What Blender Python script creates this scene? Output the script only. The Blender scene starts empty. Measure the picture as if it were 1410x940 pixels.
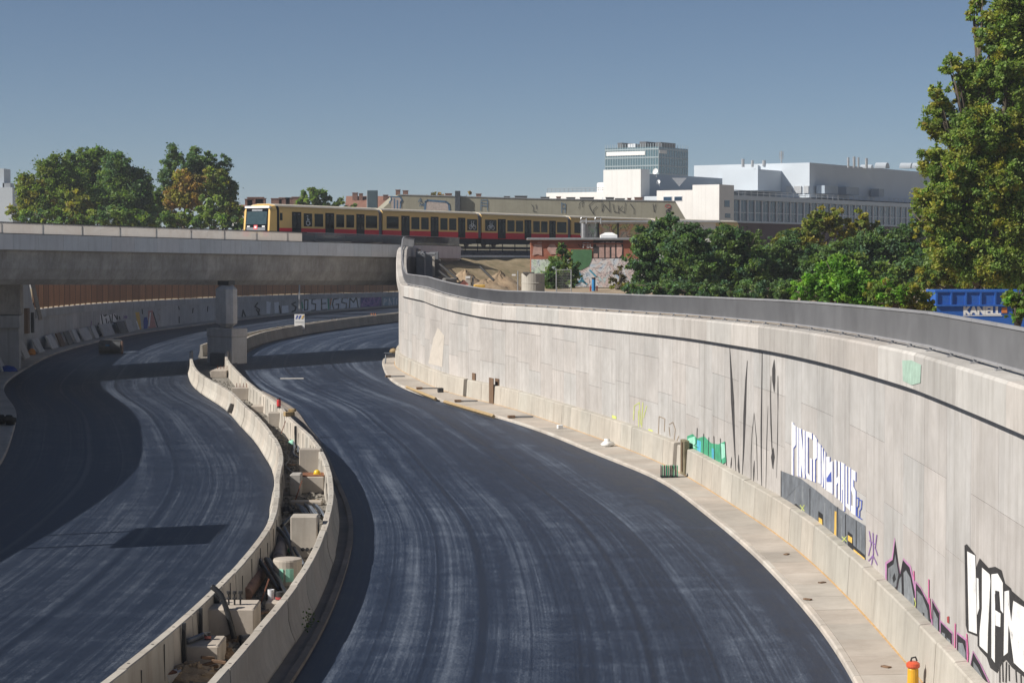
import bpy, math, random
import numpy as np
from mathutils import Vector, Matrix
from mathutils.geometry import tessellate_polygon

# ------------------------------------------------------------------ camera, sky, sun, exposure
SC = bpy.context.scene
COL = SC.collection
F, CAM_H = 2840.0, 9.25                      # focal length in photo pixels, eye height over the carriageway
PITCH = math.atan(125.0 / F)
cam_data = bpy.data.cameras.new('camera')
cam_data.sensor_width = 36.0
cam_data.lens = 36.0 * F / 1410.0
cam_data.clip_start = 0.5
cam_data.clip_end = 20000.0
cam = bpy.data.objects.new('camera', cam_data)
COL.objects.link(cam)
cam.location = (0, 0, CAM_H)
cam.rotation_euler = (math.pi / 2 - PITCH, 0, 0)
SC.camera = cam

SUN_EL = math.radians(38.0)
_a = Vector((-0.94, -0.34, 0)).normalized()
TO_SUN = Vector((_a.x * math.cos(SUN_EL), _a.y * math.cos(SUN_EL), math.sin(SUN_EL)))
world = bpy.data.worlds.new("World")
SC.world = world
world.use_nodes = True
_nt = world.node_tree
_bg = _nt.nodes['Background']
_sky = _nt.nodes.new('ShaderNodeTexSky')
_sky.sky_type = 'NISHITA'
_sky.sun_disc = False
_sky.sun_elevation = SUN_EL
_sky.sun_rotation = math.atan2(TO_SUN.x, TO_SUN.y)
_sky.air_density = 0.5
_sky.dust_density = 0.3
_sky.ozone_density = 3.0
_tint = _nt.nodes.new('ShaderNodeMix'); _tint.data_type = 'RGBA'; _tint.blend_type = 'MULTIPLY'
_tint.inputs[0].default_value = 1.0
_tint.inputs[7].default_value = (1.0, 0.97, 0.90, 1)
_nt.links.new(_sky.outputs[0], _tint.inputs[6])
_nt.links.new(_tint.outputs[2], _bg.inputs[0])
_bg.inputs[1].default_value = 0.055
sun_data = bpy.data.lights.new('sun', 'SUN')
sun_data.energy = 4.6
sun_data.angle = math.radians(0.53)
sun_data.color = (1.0, 0.945, 0.865)
sun = bpy.data.objects.new('sun', sun_data)
COL.objects.link(sun)
sun.rotation_euler = (-TO_SUN).to_track_quat('-Z', 'Y').to_euler()
SC.view_settings.view_transform = 'Standard'
SC.view_settings.look = 'None'
SC.view_settings.gamma = 1.0
SC.view_settings.exposure = 0.5
SC.view_settings.use_curve_mapping = False

R = random.Random(7)
NR = np.random.RandomState(11)

# ------------------------------------------------------------------ pixel -> direction
def ray(px, py):
    x = (px - 705.0) / F
    y = (470.0 - py) / F
    return (x, math.cos(PITCH) + y * math.sin(PITCH), -math.sin(PITCH) + y * math.cos(PITCH))
def gnd(px, py, z=0.0):
    d = ray(px, py); t = (z - CAM_H) / d[2]
    return Vector((d[0] * t, d[1] * t, z))
def at(px, py, Y):
    d = ray(px, py); t = Y / d[1]
    return Vector((d[0] * t, Y, CAM_H + d[2] * t))
def zat(py, Y):
    return at(705, py, Y).z
def xat(px, Y):
    return at(px, 345, Y).x

# ------------------------------------------------------------------ mesh helpers
WLOC = {}
class MB:
    def __init__(s):
        s.v = []; s.f = []; s.uv = None; s.mi = None
    def add(s, vs, fs):
        b = len(s.v)
        s.v += [tuple(p) for p in vs]
        s.f += [tuple(i + b for i in f) for f in fs]
        return s
    def box(s, c, size, rz=0.0, rx=0.0, ry=0.0, taper=1.0):
        M = Matrix.Rotation(rz, 3, 'Z') @ Matrix.Rotation(ry, 3, 'Y') @ Matrix.Rotation(rx, 3, 'X')
        vs = []
        for dz in (-.5, .5):
            k = taper if dz > 0 else 1.0
            for dx, dy in ((-.5, -.5), (.5, -.5), (.5, .5), (-.5, .5)):
                p = M @ Vector((dx * size[0] * k, dy * size[1] * k, dz * size[2]))
                vs.append((c[0] + p.x, c[1] + p.y, c[2] + p.z))
        return s.add(vs, [(0, 3, 2, 1), (4, 5, 6, 7), (0, 1, 5, 4), (1, 2, 6, 5), (2, 3, 7, 6), (3, 0, 4, 7)])
    def bbox(s, c, size, rz=0.0, b=0.03, rx=0.0, ry=0.0):
        """box with chamfered edges"""
        M = Matrix.Rotation(rz, 3, 'Z') @ Matrix.Rotation(ry, 3, 'Y') @ Matrix.Rotation(rx, 3, 'X')
        hx, hy, hz = size[0] / 2, size[1] / 2, size[2] / 2
        rings = []
        for z, ins in ((-hz, b), (-hz + b, 0), (hz - b, 0), (hz, b)):
            x, y = hx - ins, hy - ins
            ring = [(-x + b, -y), (x - b, -y), (x, -y + b), (x, y - b), (x - b, y), (-x + b, y), (-x, y - b), (-x, -y + b)]
            rings.append([(px, py, z) for px, py in ring])
        vs = []
        for r in rings:
            for p in r:
                q = M @ Vector(p)
                vs.append((c[0] + q.x, c[1] + q.y, c[2] + q.z))
        fs = []
        for k in range(3):
            for i in range(8):
                j = (i + 1) % 8
                fs.append((k * 8 + i, k * 8 + j, k * 8 + 8 + j, k * 8 + 8 + i))
        fs.append(tuple(range(7, -1, -1))); fs.append(tuple(range(24, 32)))
        return s.add(vs, fs)
    def quad(s, a, b, c, d):
        return s.add([a, b, c, d], [(0, 1, 2, 3)])
    def loft(s, secs, caps=True, closed=True):
        n = len(secs[0]); vs = [p for q in secs for p in q]; fs = []
        for k in range(len(secs) - 1):
            for i in range(n if closed else n - 1):
                j = (i + 1) % n
                fs.append((k * n + i, k * n + j, (k + 1) * n + j, (k + 1) * n + i))
        if caps:
            fs.append(tuple(range(n - 1, -1, -1)))
            fs.append(tuple((len(secs) - 1) * n + i for i in range(n)))
        return s.add(vs, fs)
    def tube(s, path, r, n=8, caps=True, ripple=0.0):
        P = [Vector(p) for p in path]
        rr = r if isinstance(r, (list, tuple)) else [r] * len(P)
        secs = []
        for i, p in enumerate(P):
            t = (P[min(i + 1, len(P) - 1)] - P[max(i - 1, 0)]).normalized()
            u = t.cross(Vector((0, 0, 1)))
            if u.length < 1e-3: u = Vector((1, 0, 0))
            u.normalize(); w = u.cross(t)
            k = rr[i] * (1 + (ripple if i % 2 else 0))
            secs.append([p + (u * math.cos(2 * math.pi * a / n) + w * math.sin(2 * math.pi * a / n)) * k for a in range(n)])
        return s.loft(secs, caps)
    def lathe(s, c, prof, n=20):
        secs = [[(c[0] + r * math.cos(2 * math.pi * a / n), c[1] + r * math.sin(2 * math.pi * a / n), c[2] + z) for a in range(n)] for r, z in prof]
        return s.loft(secs, True)
    def poly(s, pts3, order2):
        """flat polygon from 3d points, triangulated on its 2d outline"""
        tri = tessellate_polygon([[Vector((a, b, 0)) for a, b in order2]])
        return s.add(pts3, [tuple(t) for t in tri])
    def build(s, name, mat, parent=None, smooth=False):
        me = bpy.data.meshes.new(name)
        me.from_pydata([tuple(v) for v in s.v], [], s.f)
        if s.uv is not None:
            lay = me.uv_layers.new(name='UVMap')
            idx = np.empty(len(me.loops), dtype=np.int32); me.loops.foreach_get('vertex_index', idx)
            lay.data.foreach_set('uv', np.asarray(s.uv, dtype=np.float32)[idx].ravel())
        if mat: me.materials.append(mat)
        if smooth:
            me.polygons.foreach_set('use_smooth', [True] * len(me.polygons))
        me.update()
        o = bpy.data.objects.new(name, me)
        COL.objects.link(o)
        if parent is not None:
            o.parent = parent
            if parent.name in WLOC:
                o.matrix_parent_inverse = Matrix.Translation(-WLOC[parent.name])
        return o
def tag(o, label=None, cat=None, group=None, kind=None):
    if label: o['label'] = label
    if cat: o['category'] = cat
    if group: o['group'] = group
    if kind: o['kind'] = kind
    return o
def thing(name, label, cat, loc=(0, 0, 0), group=None):
    o = bpy.data.objects.new(name, None)
    o.empty_display_size = 0.3
    COL.objects.link(o)
    o.location = loc
    WLOC[o.name] = Vector(loc)
    return tag(o, label, cat, group)
def struct(o):
    o['kind'] = 'structure'; return o
def copy_thing(root, loc, rz, label, group=None, name=None):
    """copy a thing built around the origin together with its parts and sub-parts"""
    def rec(o, par):
        c = o.copy(); COL.objects.link(c)
        if par is not None: c.parent = par
        for ch in list(o.children): rec(ch, c)
        return c
    r = rec(root, None)
    r.location = loc; r.rotation_euler = (0, 0, rz); r['label'] = label
    if group: r['group'] = group
    return r

# ------------------------------------------------------------------ materials
MATS = {}
def newmat(name):
    m = bpy.data.materials.new(name); m.use_nodes = True
    nt = m.node_tree
    return m, nt, nt.nodes['Principled BSDF']
def N(nt, t, **k):
    n = nt.nodes.new(t)
    for a, b in k.items(): setattr(n, a, b)
    return n
def math_(nt, op, a, b=None, clamp=False):
    n = N(nt, 'ShaderNodeMath', operation=op); n.use_clamp = clamp
    for i, x in enumerate((a, b)):
        if x is None: continue
        if isinstance(x, (int, float)): n.inputs[i].default_value = x
        else: nt.links.new(x, n.inputs[i])
    return n.outputs[0]
def mapped(nt, src, scale, loc=(0, 0, 0)):
    mp = N(nt, 'ShaderNodeMapping'); nt.links.new(src, mp.inputs[0])
    mp.inputs['Scale'].default_value = scale; mp.inputs['Location'].default_value = loc
    return mp.outputs[0]
def noise(nt, vec, scale, detail=4.0, rough=0.55):
    n = N(nt, 'ShaderNodeTexNoise'); n.inputs['Scale'].default_value = scale
    n.inputs['Detail'].default_value = detail; n.inputs['Roughness'].default_value = rough
    if vec is not None: nt.links.new(vec, n.inputs['Vector'])
    return n.outputs[0]
def ramp(nt, fac, stops):
    r = N(nt, 'ShaderNodeValToRGB')
    while len(r.color_ramp.elements) < len(stops): r.color_ramp.elements.new(0.5)
    for e, (p, c) in zip(r.color_ramp.elements, stops):
        e.position = p
        e.color = (c[0], c[1], c[2], 1) if isinstance(c, (tuple, list)) else (c, c, c, 1)
    nt.links.new(fac, r.inputs[0])
    return r.outputs[0]
def mix(nt, fac, a, b, mode='MIX'):
    m = N(nt, 'ShaderNodeMix', data_type='RGBA', blend_type=mode)
    for i, x in ((0, fac), (6, a), (7, b)):
        if isinstance(x, (int, float)): m.inputs[i].default_value = x
        elif isinstance(x, (tuple, list)): m.inputs[i].default_value = (x[0], x[1], x[2], 1)
        else: nt.links.new(x, m.inputs[i])
    return m.outputs[2]
def bump(nt, bs, h, strength, dist=0.02):
    b = N(nt, 'ShaderNodeBump'); b.inputs['Strength'].default_value = strength; b.inputs['Distance'].default_value = dist
    nt.links.new(h, b.inputs['Height']); nt.links.new(b.outputs[0], bs.inputs['Normal'])
def concrete(name, col, streak=0.35, blotch=0.3, tint=0.12, rust=0.0, warm=0.0, rough=0.85, zs=0.09, dirt=(0.5, 0.47, 0.43)):
    """weathered concrete: cloudy tone, run-off streaks, per-piece tone, fine pores"""
    m, nt, bs = newmat(name)
    tc = N(nt, 'ShaderNodeTexCoord').outputs['Object']
    oi = N(nt, 'ShaderNodeObjectInfo').outputs['Random']
    big = noise(nt, tc, 0.35, 5, 0.6)
    mid = noise(nt, tc, 2.3, 6, 0.65)
    st = noise(nt, mapped(nt, tc, (2.6, 2.6, zs)), 1.0, 5, 0.7)
    st2 = noise(nt, mapped(nt, tc, (9, 9, zs * 3), (3, 1, 2)), 1.0, 3, 0.6)
    c = mix(nt, ramp(nt, big, [(0.3, 0.0), (0.75, 1.0)]), tuple(x * (1 - blotch) for x in col), col)
    c = mix(nt, math_(nt, 'MULTIPLY', ramp(nt, mid, [(0.42, 0.0), (0.75, 1.0)]), blotch), c, tuple(x * y for x, y in zip(col, dirt)))
    c = mix(nt, math_(nt, 'MULTIPLY', ramp(nt, st, [(0.48, 0.0), (0.72, 1.0)]), streak), c, tuple(x * y * 0.75 for x, y in zip(col, dirt)))
    c = mix(nt, math_(nt, 'MULTIPLY', ramp(nt, st2, [(0.55, 0.0), (0.8, 1.0)]), streak * 0.5), c, tuple(min(1, x * 1.25) for x in col))
    if rust > 0:
        rs = noise(nt, mapped(nt, tc, (1.1, 1.1, 0.5), (7, 3, 1)), 1.0, 5, 0.7)
        c = mix(nt, math_(nt, 'MULTIPLY', ramp(nt, rs, [(0.55, 0.0), (0.75, 1.0)]), rust), c, (0.30, 0.17, 0.08))
    k = math_(nt, 'ADD', math_(nt, 'MULTIPLY', oi, tint * 2), 1 - tint)
    hue = math_(nt, 'FRACT', math_(nt, 'MULTIPLY', oi, 7.3))
    c = mix(nt, 1.0, c, mix(nt, hue, (1.02, 0.995, 0.98), (0.98, 1.0, 1.01)), 'MULTIPLY')
    vm = N(nt, 'ShaderNodeVectorMath', operation='SCALE'); nt.links.new(c, vm.inputs[0]); nt.links.new(k, vm.inputs['Scale'])
    nt.links.new(vm.outputs[0], bs.inputs['Base Color'])
    bs.inputs['Roughness'].default_value = rough
    fine = noise(nt, tc, 28, 4, 0.6)
    bump(nt, bs, math_(nt, 'ADD', fine, math_(nt, 'MULTIPLY', mid, 0.8)), 0.25, 0.01)
    MATS[name] = m
    return m
def spray(name, col, var=0.2, scale=3.0, cover=0.33):
    """sprayed paint: uneven cover that lets the concrete through in flecks"""
    m = plain(name, col, 0.8, 0.0, var, scale)
    nt = m.node_tree; bs = nt.nodes['Principled BSDF']
    tc = N(nt, 'ShaderNodeTexCoord').outputs['Object']
    a = noise(nt, tc, 5.0, 8, 0.75); b = noise(nt, mapped(nt, tc, (7, 7, 0.5)), 1.0, 4, 0.6)
    k = math_(nt, 'ADD', math_(nt, 'MULTIPLY', a, 0.65), math_(nt, 'MULTIPLY', b, 0.35))
    nt.links.new(ramp(nt, k, [(cover, 0.0), (cover + 0.07, 0.8), (cover + 0.2, 1.0)]), bs.inputs['Alpha'])
    return m
def plain(name, col, rough=0.6, metal=0.0, var=0.15, scale=3.0, spec=None, em=None, coat=0.0, alpha=None):
    m, nt, bs = newmat(name)
    tc = N(nt, 'ShaderNodeTexCoord').outputs['Object']
    oi = N(nt, 'ShaderNodeObjectInfo').outputs['Random']
    n1 = noise(nt, tc, scale, 5, 0.6)
    c = mix(nt, ramp(nt, n1, [(0.3, 0.0), (0.72, 1.0)]), tuple(x * (1 - var) for x in col), tuple(min(1, x * (1 + var * 0.6)) for x in col))
    k = math_(nt, 'ADD', math_(nt, 'MULTIPLY', oi, var), 1 - var * 0.5)
    vm = N(nt, 'ShaderNodeVectorMath', operation='SCALE'); nt.links.new(c, vm.inputs[0]); nt.links.new(k, vm.inputs['Scale'])
    nt.links.new(vm.outputs[0], bs.inputs['Base Color'])
    rr = math_(nt, 'ADD', math_(nt, 'MULTIPLY', n1, 0.2), rough - 0.1, clamp=True)
    nt.links.new(rr, bs.inputs['Roughness'])
    bs.inputs['Metallic'].default_value = metal
    if coat: bs.inputs['Coat Weight'].default_value = coat
    if spec is not None: bs.inputs['Specular IOR Level'].default_value = spec
    MATS[name] = m
    return m
# ------------------------------------------------------------------ alignment: every edge is X as a smooth function of Z (metres ahead)
ZG = np.arange(8, 461, 1.0)
class Curve:
    def __init__(s, pts, lam=60.0):
        n = len(ZG); A = np.zeros((n, n)); b = np.zeros(n)
        for X, Z in pts:
            i = int(min(max(Z - ZG[0], 0), n - 2)); t = Z - ZG[0] - i
            w = np.zeros(n); w[i] = 1 - t; w[i + 1] = t
            A += np.outer(w, w); b += w * X
        D = np.diff(np.eye(n), 3, axis=0)
        A += lam * D.T @ D + 1e-9 * np.eye(n)
        s.x = np.linalg.solve(A, b)
        s.d = np.gradient(s.x, ZG)
        s.s = np.concatenate([[0], np.cumsum(np.hypot(np.diff(s.x), 1.0))])
    def X(s, Z): return float(np.interp(Z, ZG, s.x))
    def Zs(s, a): return float(np.interp(a, s.s, ZG))
    def S(s, Z): return float(np.interp(Z, ZG, s.s))
    def P(s, Z, off=0.0, z=0.0):
        d = float(np.interp(Z, ZG, s.d)); k = 1 / math.hypot(1, d)
        return Vector((s.X(Z) + off * k, Z - off * d * k, z))
    def Ps(s, a, off=0.0, z=0.0): return s.P(s.Zs(a), off, z)
    def yaw(s, Z): return -math.atan(float(np.interp(Z, ZG, s.d)))
    def hit(s, px, py, off=0.0, z0=16.0, z1=440.0):
        """arc length and height where the pixel's line of sight meets the upright surface over this line"""
        d = ray(px, py); k = d[0] / d[1]
        zs = np.arange(z0, z1, 0.1)
        g = np.interp(zs, ZG, s.x) + off - k * zs
        sg = np.sign(g); j = np.where(sg[1:] != sg[:-1])[0]
        if len(j) == 0: return None
        i = j[0]; t = g[i] / (g[i] - g[i + 1]); Z = zs[i] + 0.1 * t
        return s.S(Z), CAM_H + d[2] / d[1] * Z

kerbR = Curve([(6.2, 20), (7.3, 43.8), (7.5, 48.3), (7.5, 53.8), (7.4, 60.3), (7.0, 68.7), (6.6, 74.4), (5.7, 84), (4.6, 89.4), (1.9, 103), (.6, 108.5), (-1, 114.5), (-1.9, 117.4), (-4.4, 126.3), (-6.5, 134.6), (-8.8, 147.9), (-10.5, 166.8), (-10.85, 172.8), (-10.9, 180), (-10.7, 191.7), (-10, 210), (-6.6, 240), (-1.5, 268), (6, 300), (18, 341), (48, 420)])
wallC = Curve([(7.9, 20), (9.05, 45.3), (9.15, 53.4), (9.05, 60.9), (8.75, 67.3), (8.15, 74.4), (7.4, 82.8), (5.25, 96.2), (3.85, 103), (1.65, 113), (-.65, 122), (-2.85, 129), (-4.3, 134.7), (-7.1, 150.3), (-8.85, 162.4), (-9.35, 172), (-9.5, 182), (-9.2, 195), (-8.5, 210), (-5.1, 240), (0, 268), (7.5, 300), (19.5, 341), (49.5, 420)])
gutR = Curve([(-5.4, 20), (-4.7, 44), (-4.6, 48), (-4.7, 56.3), (-5.1, 65.7), (-5.6, 71.7), (-6.6, 79.6), (-8.1, 91), (-9.7, 101.8), (-10.5, 106.3), (-12.5, 118.7), (-15, 129.3), (-17.1, 137.8), (-22.3, 167), (-23.9, 185), (-24.1, 188.3), (-24.3, 207.3), (-22.2, 228.5), (-17.9, 253.4), (-14.6, 268.2), (-6.5, 300), (5.5, 341), (36, 420)])
rowR = Curve([(-6.2, 20), (-5.5, 40.3), (-5.3, 46.1), (-5.2, 51.3), (-5.4, 59.6), (-6.0, 69.3), (-7.6, 83.1), (-9.0, 91.7), (-10.8, 100.7), (-12.3, 109.2), (-14.2, 118), (-16.7, 130), (-20.7, 151.2), (-23.0, 167), (-24.4, 185), (-24.8, 207), (-22.7, 228.5), (-18.4, 253.4), (-15.1, 268), (-7, 300), (5, 341), (35.5, 420)])
rowL = Curve([(-9.2, 20), (-7.8, 38.8), (-7.5, 43), (-7.3, 47.5), (-7.2, 54.2), (-7.4, 62.6), (-7.9, 68.1), (-8.6, 74.4), (-9.1, 80.2), (-9.6, 84.2), (-10.9, 91.9), (-12.4, 100.1), (-14, 107.5), (-16.3, 118.7), (-18.5, 127.4), (-22.2, 143.4), (-24.9, 159), (-26.7, 172.8), (-27.0, 180), (-26.6, 195), (-26.2, 207), (-24.0, 228), (-19.7, 253), (-16.4, 268), (-8.3, 300), (3.7, 341), (34.2, 420)])
kerbL = Curve([(-21, 20), (-19.5, 44), (-19.3, 54), (-20, 72), (-22.1, 88.8), (-24.3, 99.7), (-26.9, 111.6), (-28.1, 116.6), (-32.3, 131.2), (-37.4, 157.2), (-39.1, 169.4), (-40.8, 185), (-41.8, 213.6), (-41.2, 232.5), (-38.3, 257.6), (-34.9, 282.6), (-28.0, 312.9), (-18.9, 341.4), (-4, 380), (12, 420)])
wallL = Curve([(kerbL.X(z) - 2.3, z) for z in range(20, 425, 8)])

def strip(c0, o0, c1, o1, z0, z1, Za, Zb, step=2.0, nx=1):
    m = MB(); m.uv = []; Zs = np.arange(Za, Zb + 0.01, step); rows = []
    v = 0.0; last = None
    for Z in Zs:
        a = c0.P(Z, o0, z0); b = c1.P(Z, o1, z1)
        mid = (a + b) / 2
        if last is not None: v += (mid - last).length
        last = mid; w = (b - a).length
        for k in range(nx + 1):
            t = k / nx
            m.v.append(tuple(a.lerp(b, t))); m.uv.append((t * w, v))
    for i in range(len(Zs) - 1):
        for k in range(nx):
            q = i * (nx + 1) + k
            m.f.append((q, q + 1, q + nx + 2, q + nx + 1))
    return m
def sweep(c, Za, Zb, prof, step=1.0):
    """solid swept along a line; prof = outline of (sideways offset, height)"""
    m = MB(); secs = []
    n = max(1, int(math.ceil((Zb - Za) / step)))
    for i in range(n + 1):
        Z = Za + (Zb - Za) * i / n
        secs.append([c.P(Z, o, z) for o, z in prof])
    return m.loft(secs, True)

# ------------------------------------------------------------------ asphalt
def asphalt(name, seams, dusty, k=1.0):
    m, nt, bs = newmat(name)
    uv = N(nt, 'ShaderNodeUVMap').outputs[0]
    tc = N(nt, 'ShaderNodeTexCoord').outputs['Object']
    sep = N(nt, 'ShaderNodeSeparateXYZ'); nt.links.new(uv, sep.inputs[0])
    lon = noise(nt, mapped(nt, uv, (1.7, 0.006, 1)), 1.0, 8, 0.8)
    lon2 = noise(nt, mapped(nt, uv, (11.0, 0.02, 1), (11, 2, 0)), 1.0, 4, 0.7)
    brk = noise(nt, mapped(nt, uv, (0.3, 0.03, 1), (3, 9, 0)), 1.0, 7, 0.75)
    crs = noise(nt, mapped(nt, uv, (0.10, 0.45, 1), (5, 1, 0)), 1.0, 5, 0.65)
    mot = noise(nt, tc, 1.1, 9, 0.8)
    gr = noise(nt, tc, 17.0, 5, 0.9)
    t = math_(nt, 'ADD', math_(nt, 'MULTIPLY', ramp(nt, lon, [(0.42, 0.0), (0.60, 1.0)]), 0.40), math_(nt, 'MULTIPLY', ramp(nt, lon2, [(0.40, 0.0), (0.62, 1.0)]), 0.22))
    t = math_(nt, 'MULTIPLY', t, ramp(nt, brk, [(0.36, 0.15), (0.60, 1.15)]))
    t = math_(nt, 'ADD', t, math_(nt, 'MULTIPLY', ramp(nt, mot, [(0.42, 0.0), (0.62, 1.0)]), 0.20))
    t = math_(nt, 'ADD', t, math_(nt, 'MULTIPLY', ramp(nt, crs, [(0.48, 0.0), (0.70, 1.0)]), 0.13))
    # pale wheel paths left by the lorries and dark joints between paver lanes
    wob = math_(nt, 'MULTIPLY', math_(nt, 'SUBTRACT', noise(nt, mapped(nt, uv, (0.0, 0.03, 1)), 1.0, 2), 0.5), 1.6)
    u = math_(nt, 'ADD', sep.outputs[0], wob)
    pv = noise(nt, mapped(nt, uv, (0.3, 0.035, 1), (1, 4, 0)), 1.0, 4, 0.65)
    for c, w, amt in dusty:
        d = math_(nt, 'ABSOLUTE', math_(nt, 'SUBTRACT', u, c))
        g = math_(nt, 'SUBTRACT', 1.0, math_(nt, 'DIVIDE', d, w), clamp=True)
        g = math_(nt, 'MULTIPLY', g, ramp(nt, pv, [(0.38, 0.05), (0.62, 1.0)]))
        t = math_(nt, 'ADD', t, math_(nt, 'MULTIPLY', g, amt))
    t = math_(nt, 'MULTIPLY', t, ramp(nt, gr, [(0.36, 0.25), (0.64, 1.6)]))
    t = math_(nt, 'ADD', t, math_(nt, 'MULTIPLY', math_(nt, 'SUBTRACT', gr, 0.5), 0.55))
    for c, wd, amt in seams:
        du = math_(nt, 'SUBTRACT', math_(nt, 'ADD', sep.outputs[0], math_(nt, 'MULTIPLY', wob, 0.12)), c)
        g = math_(nt, 'SUBTRACT', 1.0, math_(nt, 'DIVIDE', math_(nt, 'ABSOLUTE', du), wd), clamp=True)
        t = math_(nt, 'SUBTRACT', t, math_(nt, 'MULTIPLY', g, amt), clamp=True)
        g = math_(nt, 'SUBTRACT', 1.0, math_(nt, 'DIVIDE', math_(nt, 'ABSOLUTE', math_(nt, 'ADD', du, wd)), wd * .6), clamp=True)
        t = math_(nt, 'ADD', t, math_(nt, 'MULTIPLY', g, amt * .45))
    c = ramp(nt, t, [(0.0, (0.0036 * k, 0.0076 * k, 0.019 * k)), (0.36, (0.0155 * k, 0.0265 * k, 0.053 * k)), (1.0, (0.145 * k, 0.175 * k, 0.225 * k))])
    nt.links.new(c, bs.inputs['Base Color'])
    rg = math_(nt, 'ADD', math_(nt, 'MULTIPLY', t, 0.35), 0.44, clamp=True)
    nt.links.new(rg, bs.inputs['Roughness'])
    bs.inputs['Specular IOR Level'].default_value = 0.42
    bump(nt, bs, gr, 0.55, 0.02)
    return m
M_roadR = asphalt('asphalt_fresh', ((3.9, .16, .3), (7.8, .16, .3), (2.7, .07, .16), (5.1, .06, .18), (6.2, .05, .12), (6.9, .06, .15), (9.2, .06, .14), (10.4, .05, .12), (1.4, .06, .15)), [(2.0, .5, .55), (3.2, .35, .35), (5.4, .5, .28), (9.6, .7, .3), (0.75, .25, .4)])
M_roadL = asphalt('asphalt_fresh_west_shaded', ((3.8, .16, .3), (7.6, .16, .3), (1.6, .06, .15), (2.9, .05, .14), (5.3, .06, .16), (6.5, .05, .12), (9.1, .06, .15), (10.2, .05, .12)), [(2.4, .5, .4), (4.3, .4, .3), (6.2, .5, .35), (9.0, .6, .3)], 0.72)  # whole west carriageway darkened in colour to soften contrast between sun and shadow

# ------------------------------------------------------------------ concretes and earth
C_wall = concrete('wall_concrete', (0.50, 0.478, 0.457), streak=0.46, blotch=0.30, tint=0.06, zs=0.10)
C_coping = concrete('coping_concrete', (0.50, 0.475, 0.445), streak=0.45, blotch=0.25, tint=0.17, zs=0.3)
C_bar = concrete('barrier_concrete', (0.47, 0.44, 0.385), streak=0.45, blotch=0.25, tint=0.09, zs=0.25)
C_med = concrete('median_concrete', (0.50, 0.465, 0.41), streak=0.35, blotch=0.28, tint=0.10, rust=0.22, zs=0.3)
C_block = concrete('block_concrete', (0.49, 0.44, 0.38), streak=0.35, blotch=0.3, tint=0.1, rust=0.1, zs=0.3)
C_walk = concrete('walkway_concrete', (0.49, 0.44, 0.385), streak=0.1, blotch=0.35, tint=0.08, zs=1.0)
C_kerb = concrete('kerb_concrete', (0.53, 0.485, 0.43), streak=0.1, blotch=0.3, tint=0.1, zs=1.0)
C_gut = concrete('gutter_concrete', (0.27, 0.235, 0.205), streak=0.1, blotch=0.4, tint=0.1, zs=1.0)
C_leftw = concrete('west_wall_concrete', (0.54, 0.54, 0.54), streak=0.5, blotch=0.25, tint=0.09, zs=0.1)
C_fascia = concrete('fascia_concrete', (0.70, 0.70, 0.70), streak=0.25, blotch=0.15, tint=0.06, zs=0.2)
C_girder = concrete('girder_concrete', (0.50, 0.465, 0.43), streak=0.6, blotch=0.55, tint=0.05, zs=0.5)
C_pier = concrete('pier_concrete', (0.66, 0.63, 0.60), streak=0.35, blotch=0.3, tint=0.05, zs=0.2)
M_joint = plain('joint_dark', (0.10, 0.095, 0.09), 0.9)
M_ochre = plain('ochre_sealant', (0.46, 0.29, 0.13), 0.8, var=0.3, scale=8)

def earth(name, a, b, c, sc=1.0):
    m, nt, bs = newmat(name)
    tc = N(nt, 'ShaderNodeTexCoord').outputs['Object']
    n1 = noise(nt, tc, 0.5 * sc, 6, 0.7); n2 = noise(nt, tc, 7 * sc, 5, 0.7)
    k = math_(nt, 'ADD', math_(nt, 'MULTIPLY', n1, 0.6), math_(nt, 'MULTIPLY', n2, 0.4))
    nt.links.new(ramp(nt, k, [(0.36, a), (0.5, b), (0.64, c)]), bs.inputs['Base Color'])
    bs.inputs['Roughness'].default_value = 0.95
    bump(nt, bs, n2, 0.8, 0.06)
    return m
M_earth = earth('sandy_earth', (0.20, 0.15, 0.10), (0.31, 0.24, 0.165), (0.40, 0.32, 0.23))
M_grassy = earth('dry_grass_earth', (0.10, 0.10, 0.04), (0.26, 0.20, 0.115), (0.38, 0.30, 0.19), 1.6)
M_gravel = earth('median_fill', (0.10, 0.095, 0.085), (0.20, 0.185, 0.16), (0.33, 0.30, 0.25), 3.0)
M_ballast = earth('ballast', (0.05, 0.05, 0.055), (0.12, 0.115, 0.11), (0.22, 0.21, 0.2), 6.0)

# ------------------------------------------------------------------ setting: cutting floor, carriageways, terrain on both sides
struct(strip(wallL, -1.0, wallC, 1.0, -0.5, -0.5, 9, 371, 6, 4).build('cutting_floor', M_gravel))
ZN, ZF = 10, 370
roadR = struct(strip(gutR, -0.02, kerbR, 0.02, 0.0, 0.0, ZN, ZF, 1.5, 4).build('road', M_roadR))
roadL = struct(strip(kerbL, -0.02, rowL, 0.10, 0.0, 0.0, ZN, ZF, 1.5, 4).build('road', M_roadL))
struct(strip(rowL, 0.2, rowR, -0.2, 0.10, 0.10, ZN, ZF, 3, 2).build('median_ground', M_gravel))

def interp(tab, x):
    return float(np.interp(x, [t[0] for t in tab], [t[1] for t in tab]))
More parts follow.
